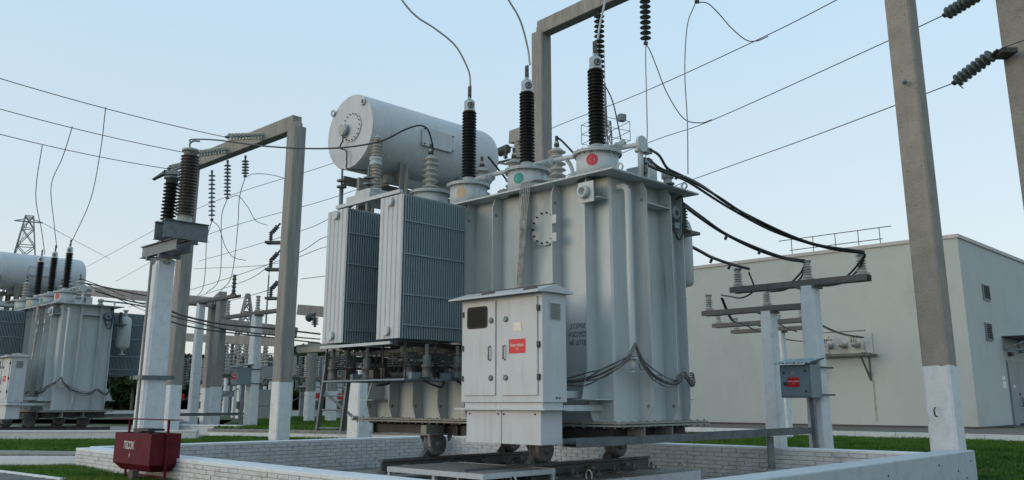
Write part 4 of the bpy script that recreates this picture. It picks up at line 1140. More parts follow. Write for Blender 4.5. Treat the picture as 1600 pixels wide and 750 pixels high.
for lab, sets in (('limp black leads between the first two crossarms, left end', [[(1170, 425, 18.3), (1178, 452, 18.5), (1160, 465, 19.2), (1140, 463, 20.5), (1127, 461, 21.4)]]),
                  ('limp black leads between the first two crossarms, middle', [[(1257, 415, 17.3), (1248, 430, 17.6), (1225, 450, 18.6), (1205, 455, 19.8), (1198, 454, 20.3)], [(1257, 417, 17.3), (1250, 436, 17.6), (1228, 452, 18.6), (1205, 456, 19.8)]]),
                  ('limp black leads between the first two crossarms, right end', [[(1352, 397, 16.3), (1335, 420, 16.6), (1315, 438, 17.6), (1298, 445, 18.8), (1281, 446, 19.4)], [(1352, 399, 16.3), (1340, 422, 16.6), (1320, 440, 17.6), (1300, 446, 18.8), (1282, 447, 19.4)]]),
                  ('lead between second and third crossarms at the left', [[(1127, 466, 21.4), (1137, 490, 22.5), (1145, 502, 24), (1158, 505, 25.5)], [(1129, 466, 21.4), (1140, 492, 22.5), (1148, 503, 24)]]),
                  ('lead between third and fourth crossarms', [[(1165, 508, 26), (1180, 516, 27.5), (1195, 521, 28.5)], [(1218, 506, 25), (1230, 513, 27), (1245, 518, 28.4)]]),
                  ('long lead from the fourth crossarm to the wall bracket', [[(1276, 503, 26.5), (1295, 513, 28.5), (1320, 522, 31), (1350, 527, 33.5)], [(1278, 506, 26.5), (1298, 516, 28.5), (1322, 524, 31), (1348, 528, 33.5)], [(1218, 528, 29), (1240, 532, 30), (1262, 533, 31.5), (1300, 531, 34)]])):
    s = MB()
    for pts in sets: s.tube([at(*p) for p in pts], .02, 6)
    tag(s.build('busbar_lead', 'black_cable'), lab, 'cable')

def post_cabinet(label, x, y, z0, rot=ROT, legs=True, sign='Ящик зажимів'):
    t = thing('post_cabinet', label, 'cabinet', (x, y, 0), rot)
    # local frame: x = U, y = V ; box hangs on the -U side of its post
    s = MB(); s.box((-.66, -.20, z0), (-.22, .42, z0 + .62)); cb = s.build('cabinet_body', 'cabinet_blue', t, bevel=.006)
    s = MB(); s.box((-.675, -.17, z0 + .03), (-.661, .39, z0 + .59)); d = s.build('cabinet_door', 'cabinet_blue', t)
    s = MB(); zz = []
    n = 26
    for i in range(n + 1):
        vv = -.27 + .76 * i / n; zc_ = z0 + .66 + .018 * math.cos(i * math.pi * .75)
        zz.append((vv, zc_))
    vs_ = []
    for uu, dz in ((-.78, -.02), (-.14, .08)):
        for vv, zc_ in zz: vs_.append((uu, vv, zc_ + dz))
    for uu, dz in ((-.78, -.02), (-.14, .08)):
        for vv, zc_ in zz: vs_.append((uu, vv, zc_ + dz + .008))
    m_ = n + 1; fs_ = []
    for i in range(n):
        fs_ += [(i, i + 1, m_ + i + 1, m_ + i), (2 * m_ + i, 3 * m_ + i, 3 * m_ + i + 1, 2 * m_ + i + 1), (i, 2 * m_ + i, 2 * m_ + i + 1, i + 1), (m_ + i, m_ + i + 1, 3 * m_ + i + 1, 3 * m_ + i)]
    s.add(vs_, fs_); s.build('sheet_roof', 'corrugated', t)
    s = MB(); s.box((-.679, .02, z0 + .20), (-.6755, .27, z0 + .38)); s.build('red_sign', 'red_sign', t)
    text('sign_text', sign, .038, 'white_print', t, (-.6798, .145, z0 + .31), (0, -1, 0), sx=.85)
    text('sign_text', 'т-1', .038, 'white_print', t, (-.6798, .145, z0 + .265), (0, -1, 0), sx=.85)
    s = MB(); s.prism([(-.6765, .19, z0 + .44), (-.6765, .11, z0 + .44), (-.6765, .15, z0 + .505)], (-.002, 0, 0)); s.build('warning_triangle', 'yellow_dot', t)
    s = MB(); s.prism([(-.679, .155, z0 + .455), (-.679, .145, z0 + .455), (-.679, .148, z0 + .49)], (-.001, 0, 0)); s.build('lightning_mark', 'black_print', t)
    s = MB()
    for v_, z_, r_ in ((.33, .47, .018), (.31, .26, .036), (-.10, .50, .02), (-.10, .12, .02)): s.lathe((-.675, v_, z0 + z_), (-1, 0, 0), [(r_, 0), (r_, .02)], 12)
    s.build('door_lock', 'dark_steel', t)
    s = MB(); s.box((-.50, -.14, 0), (-.40, -.06, z0)); s.build('cabinet_leg', 'galvanised', t)
    s = MB()
    for z_ in (.04, .56):
        s.box((-.24, -.24, z0 + z_), (.22, -.215, z0 + z_ + .03)); s.box((-.24, .215, z0 + z_), (.22, .24, z0 + z_ + .03)); s.box((.2, -.26, z0 + z_), (.22, .26, z0 + z_ + .03))
    s.build('clamp_band', 'dark_steel', t)
    return t
post_cabinet('blue-grey cabinet with corrugated roof and red sign on the nearest right post', 5.95, 17.3, 1.22)

# ------------------------------------------------------------------ building
bt = thing('switchgear_building', 'windowless pale rendered building behind the right posts', 'building', (O0.x, O0.y, 0), ROT)
BU, BV = 24.9, 2.81
s = MB(); s.box((BU, BV, .0), (BU + 30, BV + 15.5, 7.25)); s.build('wall', 'render_wall', bt)
s = MB()
s.box((BU - .06, BV - .06, 7.20), (BU + 30.05, BV + 15.6, 7.34)); s.build('roof_edge', 'roof_edge', bt)
s = MB(); s.box((BU - .03, BV - .03, .18), (BU + 30, BV + 15.55, .26)); s.build('base_strip', 'dark_steel', bt)
# openings on the short side (local y = BV face, looking along -y)
def yface(x0, x1, z0, z1, d0, d1): return (x0, BV - d1, z0), (x1, BV - d0, z1)
for za, zb2, xs in ((5.04, 5.67, (27.2, 28.05)), (3.46, 4.15, (26.95, 27.75))):
    s = MB(); x0, x1 = xs
    s.box(*yface(x0, x1, za, za + .05, -.0, .05)); s.box(*yface(x0, x1, zb2 - .05, zb2, 0, .05)); s.box(*yface(x0, x0 + .05, za + .051, zb2 - .051, 0, .05)); s.box(*yface(x1 - .05, x1, za + .051, zb2 - .051, 0, .05))
    w = s.build('vent_opening', 'door_paint', bt)
    s = MB(); s.box(*yface(x0 + .05, x1 - .05, za + .05, zb2 - .05, .002, .012)); s.build('vent_back', 'black_print', w)
    n = 7
    for k in range(n):
        s = MB(); z = za + .07 + k * (zb2 - za - .12) / n
        s.prism([(x0 + .05, BV - .015, z + .05), (x0 + .05, BV - .05, z), (x0 + .05, BV - .05, z + .01), (x0 + .05, BV - .015, z + .06)], (x1 - x0 - .1, 0, 0)); s.build('louvre_slat', 'louvre', w)
s = MB(); s.box(*yface(29.15, 31.9, .13, 2.78, .002, .02)); dr = s.build('door_frame', 'door_paint', bt)
for xa, xb in ((29.22, 30.5), (30.52, 31.8)):
    s = MB(); s.box(*yface(xa, xb, .16, 2.7, .022, .05)); s.build('door_leaf', 'door_paint', dr)
s = MB(); s.tube([(30.42, BV - .05, 1.3), (30.42, BV - .12, 1.3), (30.42, BV - .12, .95), (30.42, BV - .05, .95)], .02, 6, False); s.box((30.3, BV - .07, 1.38), (30.45, BV - .05, 1.5)); s.build('door_handle', 'dark_steel', dr)
s = MB(); s.box(*yface(28.35, 28.75, 1.98, 2.12, .002, .01)); s.box(*yface(28.35, 28.8, 1.66, 1.92, .002, .01)); s.box(*yface(29.6, 29.85, 1.7, 1.8, .052, .056)); s.build('notice', 'white_print', bt)
s = MB(); s.box((29.0, BV - 1.3, 3.66), (33, BV, 3.72)); cn = s.build('canopy', 'louvre', bt)
s = MB()
for x in (29.05, 31.2):
    s.bar((x, BV, 3.15), (x, BV - 1.28, 3.20), .05, .06); s.bar((x, BV - .05, 3.2), (x, BV - 1.28, 3.68), .04, .05); s.bar((x, BV - .03, 3.15), (x, BV - .03, 3.7), .05, .05)
s.bar((29.05, BV - 1.28, 3.2), (33, BV - 1.28, 3.2), .05, .06); s.build('canopy_bracket', 'cabinet_blue', cn)
s = MB(); s.box(*yface(29.55, 29.9, 2.95, 3.1, .0, .15)); s.build('door_lamp', 'dark_steel', bt)
s = MB(); s.box((27.0, BV - .6, .13), (29.3, BV - .1, .24)); s.bar((28.8, BV - .5, .28), (29.3, BV - .3, .26), .2, .1); o = s.build('timber_plank', 'dark_steel'); o.parent = None
o.location = (O0.x, O0.y, 0); o.rotation_euler = (0, 0, ROT); tag(o, 'dark plank lying on the pavement by the building door', 'plank')
# roof railing
rl = thing('roof_railing', 'rusty thin railing on the roof of the pale building', 'railing', (O0.x, O0.y, 0), ROT)
s = MB(); s.tube([(26, 10.6, 8.20), (26, 5.6, 8.20)], .02, 6, False); s.tube([(26, 10.1, 7.72), (26, 6.0, 7.72)], .02, 6, False); s.build('handrail', 'arm_steel', rl)
for v in (10.0, 9.0, 8.0, 7.0, 6.1): s = MB(); s.cyl((26, v, 7.30), (26, v, 8.2), .018, n=6); s.build('post', 'arm_steel', rl)
# wall bracket with through-wall bushings
br = thing('wall_bracket', 'steel wall bracket with through-wall bushings on the pale building', 'bracket', (O0.x, O0.y, 0), ROT)
s = MB(); s.box((24.86, 6.35, 3.02), (24.895, 8.5, 3.82)); s.build('back_plate', 'render_wall', br)
s = MB(); s.bar((24.0, 6.25, 3.85), (24.0, 8.6, 3.85), .05, .04); s.box((24.2, 6.2, 2.90), (24.3, 8.6, 2.98)); s.box((24.75, 6.2, 2.90), (24.85, 8.6, 2.98)); s.box((24.0, 6.15, 2.90), (24.12, 8.6, 3.0))
s.bar((24.1, 6.55, 2.9), (24.88, 6.55, 2.0), .06, .06); s.bar((24.86, 6.55, 3.0), (24.86, 6.55, 1.95), .05, .05); s.bar((24.1, 8.4, 2.9), (24.88, 8.4, 2.0), .06, .06); s.bar((24.86, 8.5, 3.0), (24.86, 8.5, 3.9), .06, .06)
s.build('bracket_frame', 'arm_steel', br)
for v in (6.97, 7.49, 8.08):
    s = MB(); s.box((24.82, v - .13, 3.22), (24.86, v + .13, 3.5)); s.lathe((24.82, v, 3.36), (-1, 0, 0), [(.12, 0), (.12, .08), (.08, .09)] + [(a, b + .1) for a, b in shed_profile(.22, 3, .07, .11)] + [(.03, .34), (.03, .62)], 16); s.build('wall_bushing', 'porcelain', br)
for v in (6.4, 7.85):
    q = MB(); q.lathe((24.06, v, 3.0), (0, 0, 1), [(.12, 0), (.09, .1)] + [(a, b + .1) for a, b in shed_profile(.26, 4, .06, .1)] + [(.07, .38), (.07, .42)], 16); q.build('post_insulator', 'porcelain', br)
for v in (6.8, 8.0):
    q = MB()
    for k in range(3): q.lathe((24.1, v - .1 + k * .1, 3.42), (0, 0, 1), [(.035, 0), (.05, .06), (.05, .2), (.035, .26)], 8)
    q.box((24.05, v - .2, 3.62), (24.15, v + .2, 3.70)); q.build('busbar_clamp', 'porcelain', br)

s = MB(); s.add([(24.894, 6.42, 1.98), (24.894, 6.50, 1.98), (24.894, 6.50, 1.2), (24.894, 6.51, .4), (24.894, 6.42, .4), (24.894, 6.43, 1.2)], [(0, 1, 2, 5), (5, 2, 3, 4)]); s.build('rust_stain', 'rust_stain', bt)
# ------------------------------------------------------------------ red sand box
bx = Vector((-5.1, 12.7, 0))
t = thing('sand_box', 'dark red steel sand box on legs with white lettering, heaped with dirt', 'sand box', bx, ROT)
Lb, Wb = 1.25, .44
def hop(inset, zt, zb_, zm):
    return None
s = MB()
# hopper: upright sides with a chamfered bottom
T0, T1, Zt, Zm, Zb = .0, Lb, .70, .27, .17
def quad(a, b, c, d): s.add([a, b, c, d], [(0, 1, 2, 3)])
c1 = .09
top = [(0, 0), (Wb, 0), (Wb, Lb), (0, Lb)]; bot = [(c1, c1 * 1.4), (Wb - c1, c1 * 1.4), (Wb - c1, Lb - c1 * 1.4), (c1, Lb - c1 * 1.4)]
vs_ = [(x, y, Zt) for x, y in top] + [(x, y, Zm) for x, y in top] + [(x, y, Zb) for x, y in bot]
fs_ = []
for i in range(4):
    j = (i + 1) % 4; fs_ += [(i, j, 4 + j, 4 + i), (4 + i, 4 + j, 8 + j, 8 + i)]
fs_.append((8, 9, 10, 11))
k = .012
top2 = [(k, k), (Wb - k, k), (Wb - k, Lb - k), (k, Lb - k)]
vs_ += [(x, y, Zt) for x, y in top2] + [(x, y, Zm + .1) for x, y in top2]
for i in range(4):
    j = (i + 1) % 4; fs_ += [(i, 12 + i, 12 + j, j), (12 + i, 16 + i, 16 + j, 12 + j)]
s.add(vs_, fs_); s.build('hopper', 'maroon_paint', t)
s = MB(); n = 12; vs_ = []
for i in range(n + 1):
    for j in range(n + 1):
        x = k + (Wb - 2 * k) * i / n; y = k + (Lb - 2 * k) * j / n
        vs_.append((x, y, .665 + .05 * math.sin(i * .5) * math.sin(j * .35) + random.uniform(-.012, .018)))
s.add(vs_, [(i * (n + 1) + j, (i + 1) * (n + 1) + j, (i + 1) * (n + 1) + j + 1, i * (n + 1) + j + 1) for i in range(n) for j in range(n)]); s.build('sand_heap', 'sand_dirt', t)
s = MB(); s.box((.05, .25, .735), (.30, .75, .765)); s.box((.2, .8, .70), (.4, 1.1, .73)); s.build('lid_board', 'dark_steel', t)
text('lettering', 'ПІСОК', .15, 'white_print', t, (-.0035, .72, .52), (0, -1, 0), sx=.72, label='white stencilled word')
text('lettering', '4', .10, 'white_print', t, (-.0035, .68, .385), (0, -1, 0), sx=.62)
for y in (-.04, Lb + .04):
    s = MB(); s.box((Wb / 2 - .014, y - .014, -.05), (Wb / 2 + .014, y + .014, .885)); s.build('leg', 'maroon_paint', t)
s = MB(); s.bar((Wb / 2, -.02, .10), (Wb / 2, Lb + .02, .10), .02, .02); s.build('leg_rail', 'maroon_paint', t)
s = MB(); s.box((Wb / 2 - .09, -.30, .887), (Wb / 2 + .09, Lb + .50, .90)); s.build('canopy_strip', 'maroon_paint', t)
s = MB(); s.box((-.06, Lb * .30, -.05), (.03, Lb * .42, .19)); s.build('timber_prop', 'bark', t)

# ------------------------------------------------------------------ far transformer bay (left)
TW = Vector((-17.35, 17.8, 0))
twin = copy_tree(transformer)
twin.name = 'power_transformer.001'
twin.location = transformer.location + TW
twin['label'] = 'smaller-looking far grey transformer at the left edge behind the grass strip'
def tw(u, v, z=0): return W(u, v, z) + TW
# its pit walls
wl = thing('pit_wall', 'low white wall crossing in front of the far transformer', 'wall', (0, 0, 0))
s = MB(); s.bar((-24, 26.6, .10), (-9.6, 27.4, .10), .3, .32); s.build('wall_face', 'painted_brick', wl)
s = MB(); s.bar((-24, 26.6, .28), (-9.6, 27.4, .28), .34, .04); s.build('wall_top', 'whitewash', wl)
wl = thing('pit_wall', 'white wall stepping back towards the small post cabinet on the left', 'wall', (0, 0, 0))
s = MB(); s.bar((-13.2, 32.2, .15), (-9.4, 31.0, .15), .3, .34); s.bar((-13.2, 32.2, .15), (-14.6, 41, .15), .3, .34); s.build('wall_face', 'painted_brick', wl)
s = MB(); s.bar((-13.2, 32.2, .34), (-9.4, 31.0, .34), .36, .04); s.bar((-13.2, 32.2, .341), (-14.6, 41, .341), .36, .04); s.build('wall_top', 'whitewash', wl)
sheet('far_pit_floor', 'slab_concrete', [(-26, 27.5), (-9.8, 28.3), (-10, 31), (-13.5, 32.2), (-14.8, 41), (-30, 44)], .02)
t = thing('rail', 'pair of dark rails under the far transformer', 'rail', (O0.x + TW.x, O0.y + TW.y, 0), ROT)
for v in (1.5, 3.93):
    s = MB(); s.box((-1.6, v - .04, .02), (2.8, v + .04, .25)); s.box((-1.7, v - .4, .0), (2.9, v + .4, .04)); s.build('rail_bar', 'rail_steel', t)
tray('cable tray from the far transformer to the small cabinet on the left', (-16.0, 31.0), (-10.9, 36.5), .66, (.5, .97))
# slab and kerb at the bottom left
s = MB(); s.bar((-14, 19.2, .08), (-7.6, 17.6, .08), 1.0, .16); structure(s.build('path', 'slab_concrete'))
s = MB(); s.bar((-13.2, 16.2, .06), (-7.75, 16.25, .06), .12, .26); o = s.build('low_wall', 'whitewash'); tag(o, 'low whitewashed edge left of the near brick wall', 'wall')
sheet('road', 'asphalt', [(-30, 2), (-2.5, 8), (-6.65, 13.45), (-12, 17.9), (-30, 21)][::1], .008)
pv = MB()
for i in range(26):
    for j in range(34):
        x = -11.8 + i * .22 + (j % 2) * .11; y = 12.2 + j * .115
        # keep inside the paved corner
        if (x + 12.0) * (13.45 - 17.9) / (-6.65 + 12) + 17.9 - .12 < y: continue
        pv.box((x, y, .0), (x + .208, y + .105, .022 + random.uniform(-.003, .003)))
o = pv.build('paving', 'paver'); o['kind'] = 'structure'
kb = MB(); a_, b_ = Vector((-12, 17.9, .02)), Vector((-6.65, 13.45, .02)); n = 7
for i in range(n): kb.bar(a_.lerp(b_, i / n), a_.lerp(b_, (i + .985) / n), .08, .05)
structure(kb.build('kerb', 'whitewash'))

# white equipment post on the left with platform, arrester and brown insulator
t = thing('equipment_post', 'tall whitewashed post on the left carrying a steel platform', 'post', (0, 0, 0))
ex, ey = -7.72, 19.0
column_meshes(t, ex, ey, 0, 4.15, .50, -1, m='whitewash', wt=.40)
s = MB(); s.tube([(ex - .12, ey - .34, 0), (ex - .12, ey - .32, 4.1)], .03, 8, False); s.build('conduit', 'dirty_paint', t)
def en(u, v, z): p = Vector((ex, ey, 0)) + U * u + V * v; return (p.x, p.y, z)
s = MB(); c_ = 1.65
s.bar(en(-.3, .31, c_), en(-.3, -.31, c_), .04, .08); s.bar(en(.3, .31, c_), en(.3, -.31, c_), .04, .08); s.bar(en(-.36, -.28, c_), en(.36, -.28, c_), .04, .08); s.bar(en(-.36, .28, c_), en(.36, .28, c_), .04, .08)
s.build('clamp_band', 'galvanised', t)
s = MB()
for u in (-.16, .16): s.bar(en(u, .75, 4.43), en(u, -.95, 4.43), .012, .24); s.bar(en(u, .75, 4.555), en(u, -.95, 4.555), .12, .015); s.bar(en(u, .75, 4.305), en(u, -.95, 4.305), .12, .015)
for v in (-.3, .3): s.bar(en(-.25, v, 4.25), en(.25, v, 4.25), .08, .09)
s.build('platform_beam', 'galvanised', t)
s = MB()
for v in (-.35, -.80): s.bar(en(-.40, v, 4.77), en(.6, v, 4.77), .012, .36); s.bar(en(-.40, v, 4.955), en(.6, v, 4.955), .12, .012); s.bar(en(-.40, v, 4.58), en(.6, v, 4.58), .12, .012)
s.box((ex - .2, ey - .2, 4.1), (ex + .2, ey + .2, 4.22))
s.build('cross_beam', 'galvanised', t)
# placed by survey
def post_ins(label, base, top, n, rc, rs, m, group=None, nm='post_insulator'):
    base, top = Vector(base), Vector(top); h = (top - base).length; ax = (top - base)
    t = thing(nm, label, 'insulator', (0, 0, 0))
    s = MB(); s.lathe(base, ax, [(rs * 1.05, 0), (rs * 1.05, .03), (rc * 1.3, .05), (rc * 1.25, .22)], 20); s.lathe(base + ax.normalized() * (h - .18), ax, [(rc * 1.2, 0), (rc * 1.2, .1), (rc * 1.6, .1), (rc * 1.6, .15), (.04, .17), (.04, .2)], 16); s.build('end_fitting', 'porcelain' if nm == 'post_insulator' else 'galvanised', t)
    s = MB(); s.lathe(base + ax.normalized() * .2, ax, shed_profile(h - .36, n, rc, rs), 22); s.build('insulator_sheds', m, t)
    return t
b1 = at(287, 352, 18.7); tp = at(297, 232, 18.7)
post_ins('tall brown ribbed insulator standing on the left platform', (b1.x, b1.y, b1.z), (b1.x + .02, b1.y, tp.z), 20, .12, .20, 'brown_porcelain')
s = MB(); q = Vector((b1.x, b1.y, tp.z)); s.tube([q, q + Vector((-.02, 0, .1)), q + Vector((.05, 0, .17)), q + Vector((.2, 0, .17))], .02, 6); tag(s.build('terminal_hook', 'galvanised'), 'bent metal terminal on top of the brown insulator', 'terminal')
b2 = at(258, 381, 19.2); tp2 = at(262, 275, 19.2)
ar = post_ins('black ribbed surge arrester beside the brown insulator on the left platform', (b2.x, b2.y, b2.z), (b2.x + .03, b2.y, tp2.z), 15, .11, .17, 'black_polymer', nm='surge_arrester')
s = MB(); s.lathe((b2.x - .22, b2.y - .12, b2.z + .38), (.9, .35, .0), [(.10, 0), (.13, .02), (.13, .34), (.11, .36)], 20); s.build('counter_drum', 'light_paint', ar)
s = MB(); s.box((b2.x - .14, b2.y - .1, tp2.z + .02), (b2.x + .16, b2.y + .1, tp2.z + .12)); s.prism([(b2.x - .1, b2.y - .1, tp2.z + .05), (b2.x - .40, b2.y - .1, tp2.z - .10), (b2.x - .12, b2.y - .1, tp2.z + .12)], (0, .15, 0)); s.tube([(b2.x, b2.y, tp2.z + .1), (b2.x + .25, b2.y, tp2.z + .25), (b2.x + .42, b2.y - .1, tp2.z + .40)], .03, 6); s.build('top_terminal', 'galvanised', ar)

# second bay of crossarm posts, farther off on the left
post_with_arm('white crossarm post in the middle distance with the small cabinet', *at(391, 660, 33).xy, .2, 4.35, .40, arm=(-2.2, 2.6), ins=(-1.9, .0, 2.3), ih=.5, im='porcelain')
cabx = at(391, 660, 33)
pcx = post_cabinet('small grey cabinet with red sign in the middle distance on the left', cabx.x, cabx.y, 1.75)
post_with_arm('slender white post with a wide dark crossarm, left of the middle distance', *at(300, 655, 38).xy, .2, 5.35, .37, arm=(-3.2, 1.9), ins=(-2.8, 1.6), ih=.75, im='brown_porcelain')
# concrete double columns and low beams behind
portal('pair of concrete columns with low beam in the middle distance', at(321, 650, 40).xy, at(334, 650, 37).xy, .2, 5.2, .38, zb=1.75)
def beam(label, p, q, h=.45, w=.3):
    s = MB(); s.bar(p, q, w, h); return tag(s.build('concrete_beam', 'concrete', bevel=.02), label, 'beam', 'low concrete beams')
beam('low concrete beam running left from the double column at insulator height', at(110, 452, 42), at(336, 473, 38.6))
beam('low concrete beam between the double column and the tall near column', at(340, 505, 37), at(462, 520, 36))
beam('lowest concrete beam behind the slender white posts', at(236, 524, 50), at(455, 536, 46))
beam('short concrete beam end emerging right of the near left column', at(468, 484, 38), at(560, 492, 36))
beam('low pale beam left of the ladder', at(468, 545, 34), at(545, 541, 31), .28)
beam('far concrete beam end beside the middle portal column', at(803, 215, 35), at(850, 200, 31), .55, .45)
column_t = thing('concrete_column', 'far brown-grey column behind the middle black bushing', 'column')
cc_ = at(820, 600, 34); column_meshes(column_t, cc_.x, cc_.y, 0, 11.6, .6, 1.7)
string('distant glass string left of the middle black bushing', at(799, 230, 34), at(778, 239, 34.6), 5, .2)
s = MB(); p0 = at(778, 254, 33); s.bar(p0, at(812, 246, 33.5), .08, .08); s.bar(p0, at(812, 260, 32.5), .08, .08); s.bar(at(778, 256, 33), at(778, 253, 33), .3, .05); s.lathe(at(790, 248, 33.2), (0, 0, 1), shed_profile(.36, 5, .05, .1), 10)
tag(s.build('outrigger_arm', 'arm_steel'), 'small steel outrigger with insulator behind the middle bushing', 'bracket')
# column with three side arms behind the near left column
t = thing('concrete_column', 'slender concrete column with three steel side arms, behind the near left portal column', 'column')
c_ = at(438, 650, 33); column_meshes(t, c_.x, c_.y, .2, 8.4, .40, 1.75)
for yy in (377, 419, 464):
    s = MB(); a_ = at(418, yy, 33); b_ = at(441, yy + 3, 33); a_.z = b_.z
    s.bar(a_ + Vector((0, .1, 0)), b_ + Vector((0, .1, 0)), .05, .08); s.bar(a_ - Vector((0, .3, .0)), b_ - Vector((0, .3, 0)), .05, .08); s.bar(a_ + Vector((0, .1, 0)), a_ - Vector((0, .3, 0)), .05, .08); s.build('side_arm', 'arm_steel', t)
    q = MB(); q.lathe(a_ + Vector((.12, 0, .04)), (0, 0, 1), shed_profile(.42, 5, .05, .09), 10); q.build('pin_insulator', 'brown_porcelain', t)
    p = at(438, yy - 28, 33); string('small slanting glass string on the slender column, %s arm' % {377: 'highest', 419: 'middle', 464: 'lowest'}[yy], p, at(423, yy - 11, 33.3), 4, .10)
# low gantry left of the radiators
t = thing('low_gantry', 'low gantry posts between the near left column and the ladder', 'gantry')
for x, w_ in ((483, .36), (497, .0), (517, .36)):
    if w_: c_ = at(x, 652, 40); column_meshes(t, c_.x, c_.y, .2, 3.6, w_, 1.6)
string('small glass string under the beam end left of the radiators', at(493, 489, 36), at(479, 500, 36.3), 4, .16)
string('short hanging glass string left of the radiators', at(492, 489, 36), at(492, 511, 36), 4, .16)

# disconnector stands and small equipment in the background
def stand(label, x, Y, zt, w=.9, n=3, red=False, hi=1.1, ztop0=.25):
    c = at(x, 640, Y); c.z = 0
    t = thing('switch_stand', label, 'switchgear', (c.x, c.y, ztop0), ROT + random.uniform(-.1, .1), 'disconnector stands in the background')
    for k in (-1, 1):
        s = MB(); s.box((k * w - .14, -.14, -.2), (k * w + .14, .14, zt)); s.build('stand_post', 'whitewash', t)
    s = MB(); s.box((-w - .4, -.22, zt), (w + .4, -.14, zt + .14)); s.box((-w - .4, .14, zt), (w + .4, .22, zt + .14))
    for k in range(n): s.box((-w + k * 2 * w / (n - 1) - .05, -.5, zt + .141), (-w + k * 2 * w / (n - 1) + .05, .5, zt + .22))
    s.build('stand_frame', 'arm_steel', t)
    for k in range(n):
        for d in (-.4, .4):
            s = MB(); s.lathe((-w + k * 2 * w / (n - 1), d, zt + .22), (0, 0, 1), [(.1, 0), (.1, .05)] + [(a, b + .05) for a, b in shed_profile(hi, 8, .07, .12)] + [(.09, hi + .05), (.09, hi + .12)], 10); s.build('stand_insulator', 'galvanised' if k % 2 else 'porcelain', t)
        s = MB(); s.bar((-w + k * 2 * w / (n - 1), -.5, zt + hi + .4), (-w + k * 2 * w / (n - 1), .5, zt + hi + .4), .05, .05); s.build('contact_blade', 'galvanised', t)
    s = MB(); s.bar((-w, 0, zt * .4), (w, 0, zt * .75), .04, .05); s.box((w - .3, -.3, .5), (w + .1, -.16, .9)); s.build('drive_rod', 'arm_steel', t)
    if red: s = MB(); s.box((-w + .18, -.2, zt * .55), (-w + .6, -.17, zt * .55 + .28)); s.build('red_sign', 'red_sign', t)
    return t
stand('grey disconnector stand just right of the far left portal column', 292, 52, 1.9, red=True)
stand('disconnector stand seen between the double column and the small cabinet', 350, 48, 2.2, hi=1.4)
stand('disconnector stand behind the small cabinet post', 372, 58, 2.4, hi=1.6)
stand('disconnector stand behind the slender column', 418, 55, 2.1, red=True)
stand('disconnector stand immediately right of the near left column', 472, 50, 2.1, hi=.9)
stand('disconnector stand seen through the upper ladder rungs', 505, 46, 1.9, red=True, hi=.9)
stand('disconnector stand seen between ladder and transformer', 540, 42, 1.8, red=True, hi=.9)
stand('disconnector stand far left behind the far transformer', 245, 60, 2.2)
s = MB(); c_ = at(412, 652, 45); s.box((c_.x - .9, c_.y, .25), (c_.x + .65, c_.y + .8, 1.75)); s.box((c_.x - .95, c_.y - .04, .95), (c_.x + .7, c_.y - .005, 1.0)); tag(s.build('equipment_hut', 'cabinet_blue'), 'blue-grey metal kiosk between the left posts in the distance', 'kiosk')
s = MB(); c_ = at(282, 650, 46); s.box((c_.x - .3, c_.y, .25), (c_.x + .35, c_.y + .4, .75)); tag(s.build('concrete_block', 'whitewash'), 'small white block at the foot of the far left portal column', 'block')
s = MB(); c_ = at(562, 672, 24); c_.z = 0
t = thing('white_pier', 'white square pier standing on the grass behind the ladder', 'pier'); column_meshes(t, c_.x, c_.y, 0, 2.4, .52, -1, m='whitewash', wt=.48)
beam('thin low concrete beam seen under the fans', at(470, 548, 33), at(620, 538, 27), .2)

# dense rows of slim bus supports and tubes across the far yard
BUSK = ('pale', 'grey', 'brown')
spots_b = [(232, 58, 3.6), (262, 56, 3.2), (272, 44, 3.0), (338, 62, 4.6), (357, 60, 4.9), (365, 52, 3.6), (384, 57, 4.4), (402, 50, 3.5), (411, 62, 4.2), (421, 48, 4.0), (470, 57, 3.2), (478, 52, 2.9), (488, 60, 3.8), (500, 55, 3.0),
           (512, 62, 3.6), (524, 50, 2.8), (533, 58, 3.4), (546, 52, 3.0), (556, 46, 2.9), (571, 50, 3.1), (586, 44, 2.9)]
def bus_support(i, x, Y, zt):
    c = at(x, 640, Y)
    t = thing('bus_support', '', 'switchgear', (c.x, c.y, .25), ROT, 'slim bus supports across the far yard')
    g_ = lambda a, b: random.uniform(a, b)
    s = MB(); s.box((-.10, -.10, -.2), (.10, .10, zt * .5)); s.build('stand_post', ('whitewash', 'galvanised', 'whitewash')[i % 3], t)
    s = MB(); s.box((-.5, -.06, zt * .5 + .001), (.5, .06, zt * .5 + .10)); s.build('stand_frame', 'arm_steel', t)
    m_ = ('porcelain', 'galvanised', 'brown_porcelain')[i % 3]
    for k in (-.4, .4):
        s = MB(); s.lathe((k, 0, zt * .5 + .1), (0, 0, 1), [(.09, 0), (.09, .05)] + [(a, b + .05) for a, b in shed_profile(zt * .5 - .3, 9, .06, .12)] + [(.08, zt * .5 - .24), (.08, zt * .5 - .18)], 9); s.build('stand_insulator', m_, t)
    s = MB(); s.bar((-.6, 0, zt), (.6, 0, zt), .06, .06); s.bar((.4, 0, zt), (.75, .2, zt - .5), .03, .03); s.build('bus_tube', 'galvanised', t)
    return t
for i, (x, Y, zt) in enumerate(spots_b):
    t = bus_support(i, x, Y, zt)
    where = 'left of the double column' if x < 300 else 'right of the double column' if x < 370 else 'just left of the small cabinet post' if x < 391 else 'right of the small cabinet post' if x < 430 else 'left of the ladder' if x < 515 else 'behind the ladder' if x < 550 else 'under the left radiator fans'
    size = 'tall' if zt > 3.7 else 'short' if zt < 3.05 else 'middling'
    if i == 3: size = 'leftmost tall'
    t['label'] = '%s %s slim bus support with twin insulators, %s' % (size, BUSK[i % 3], where)
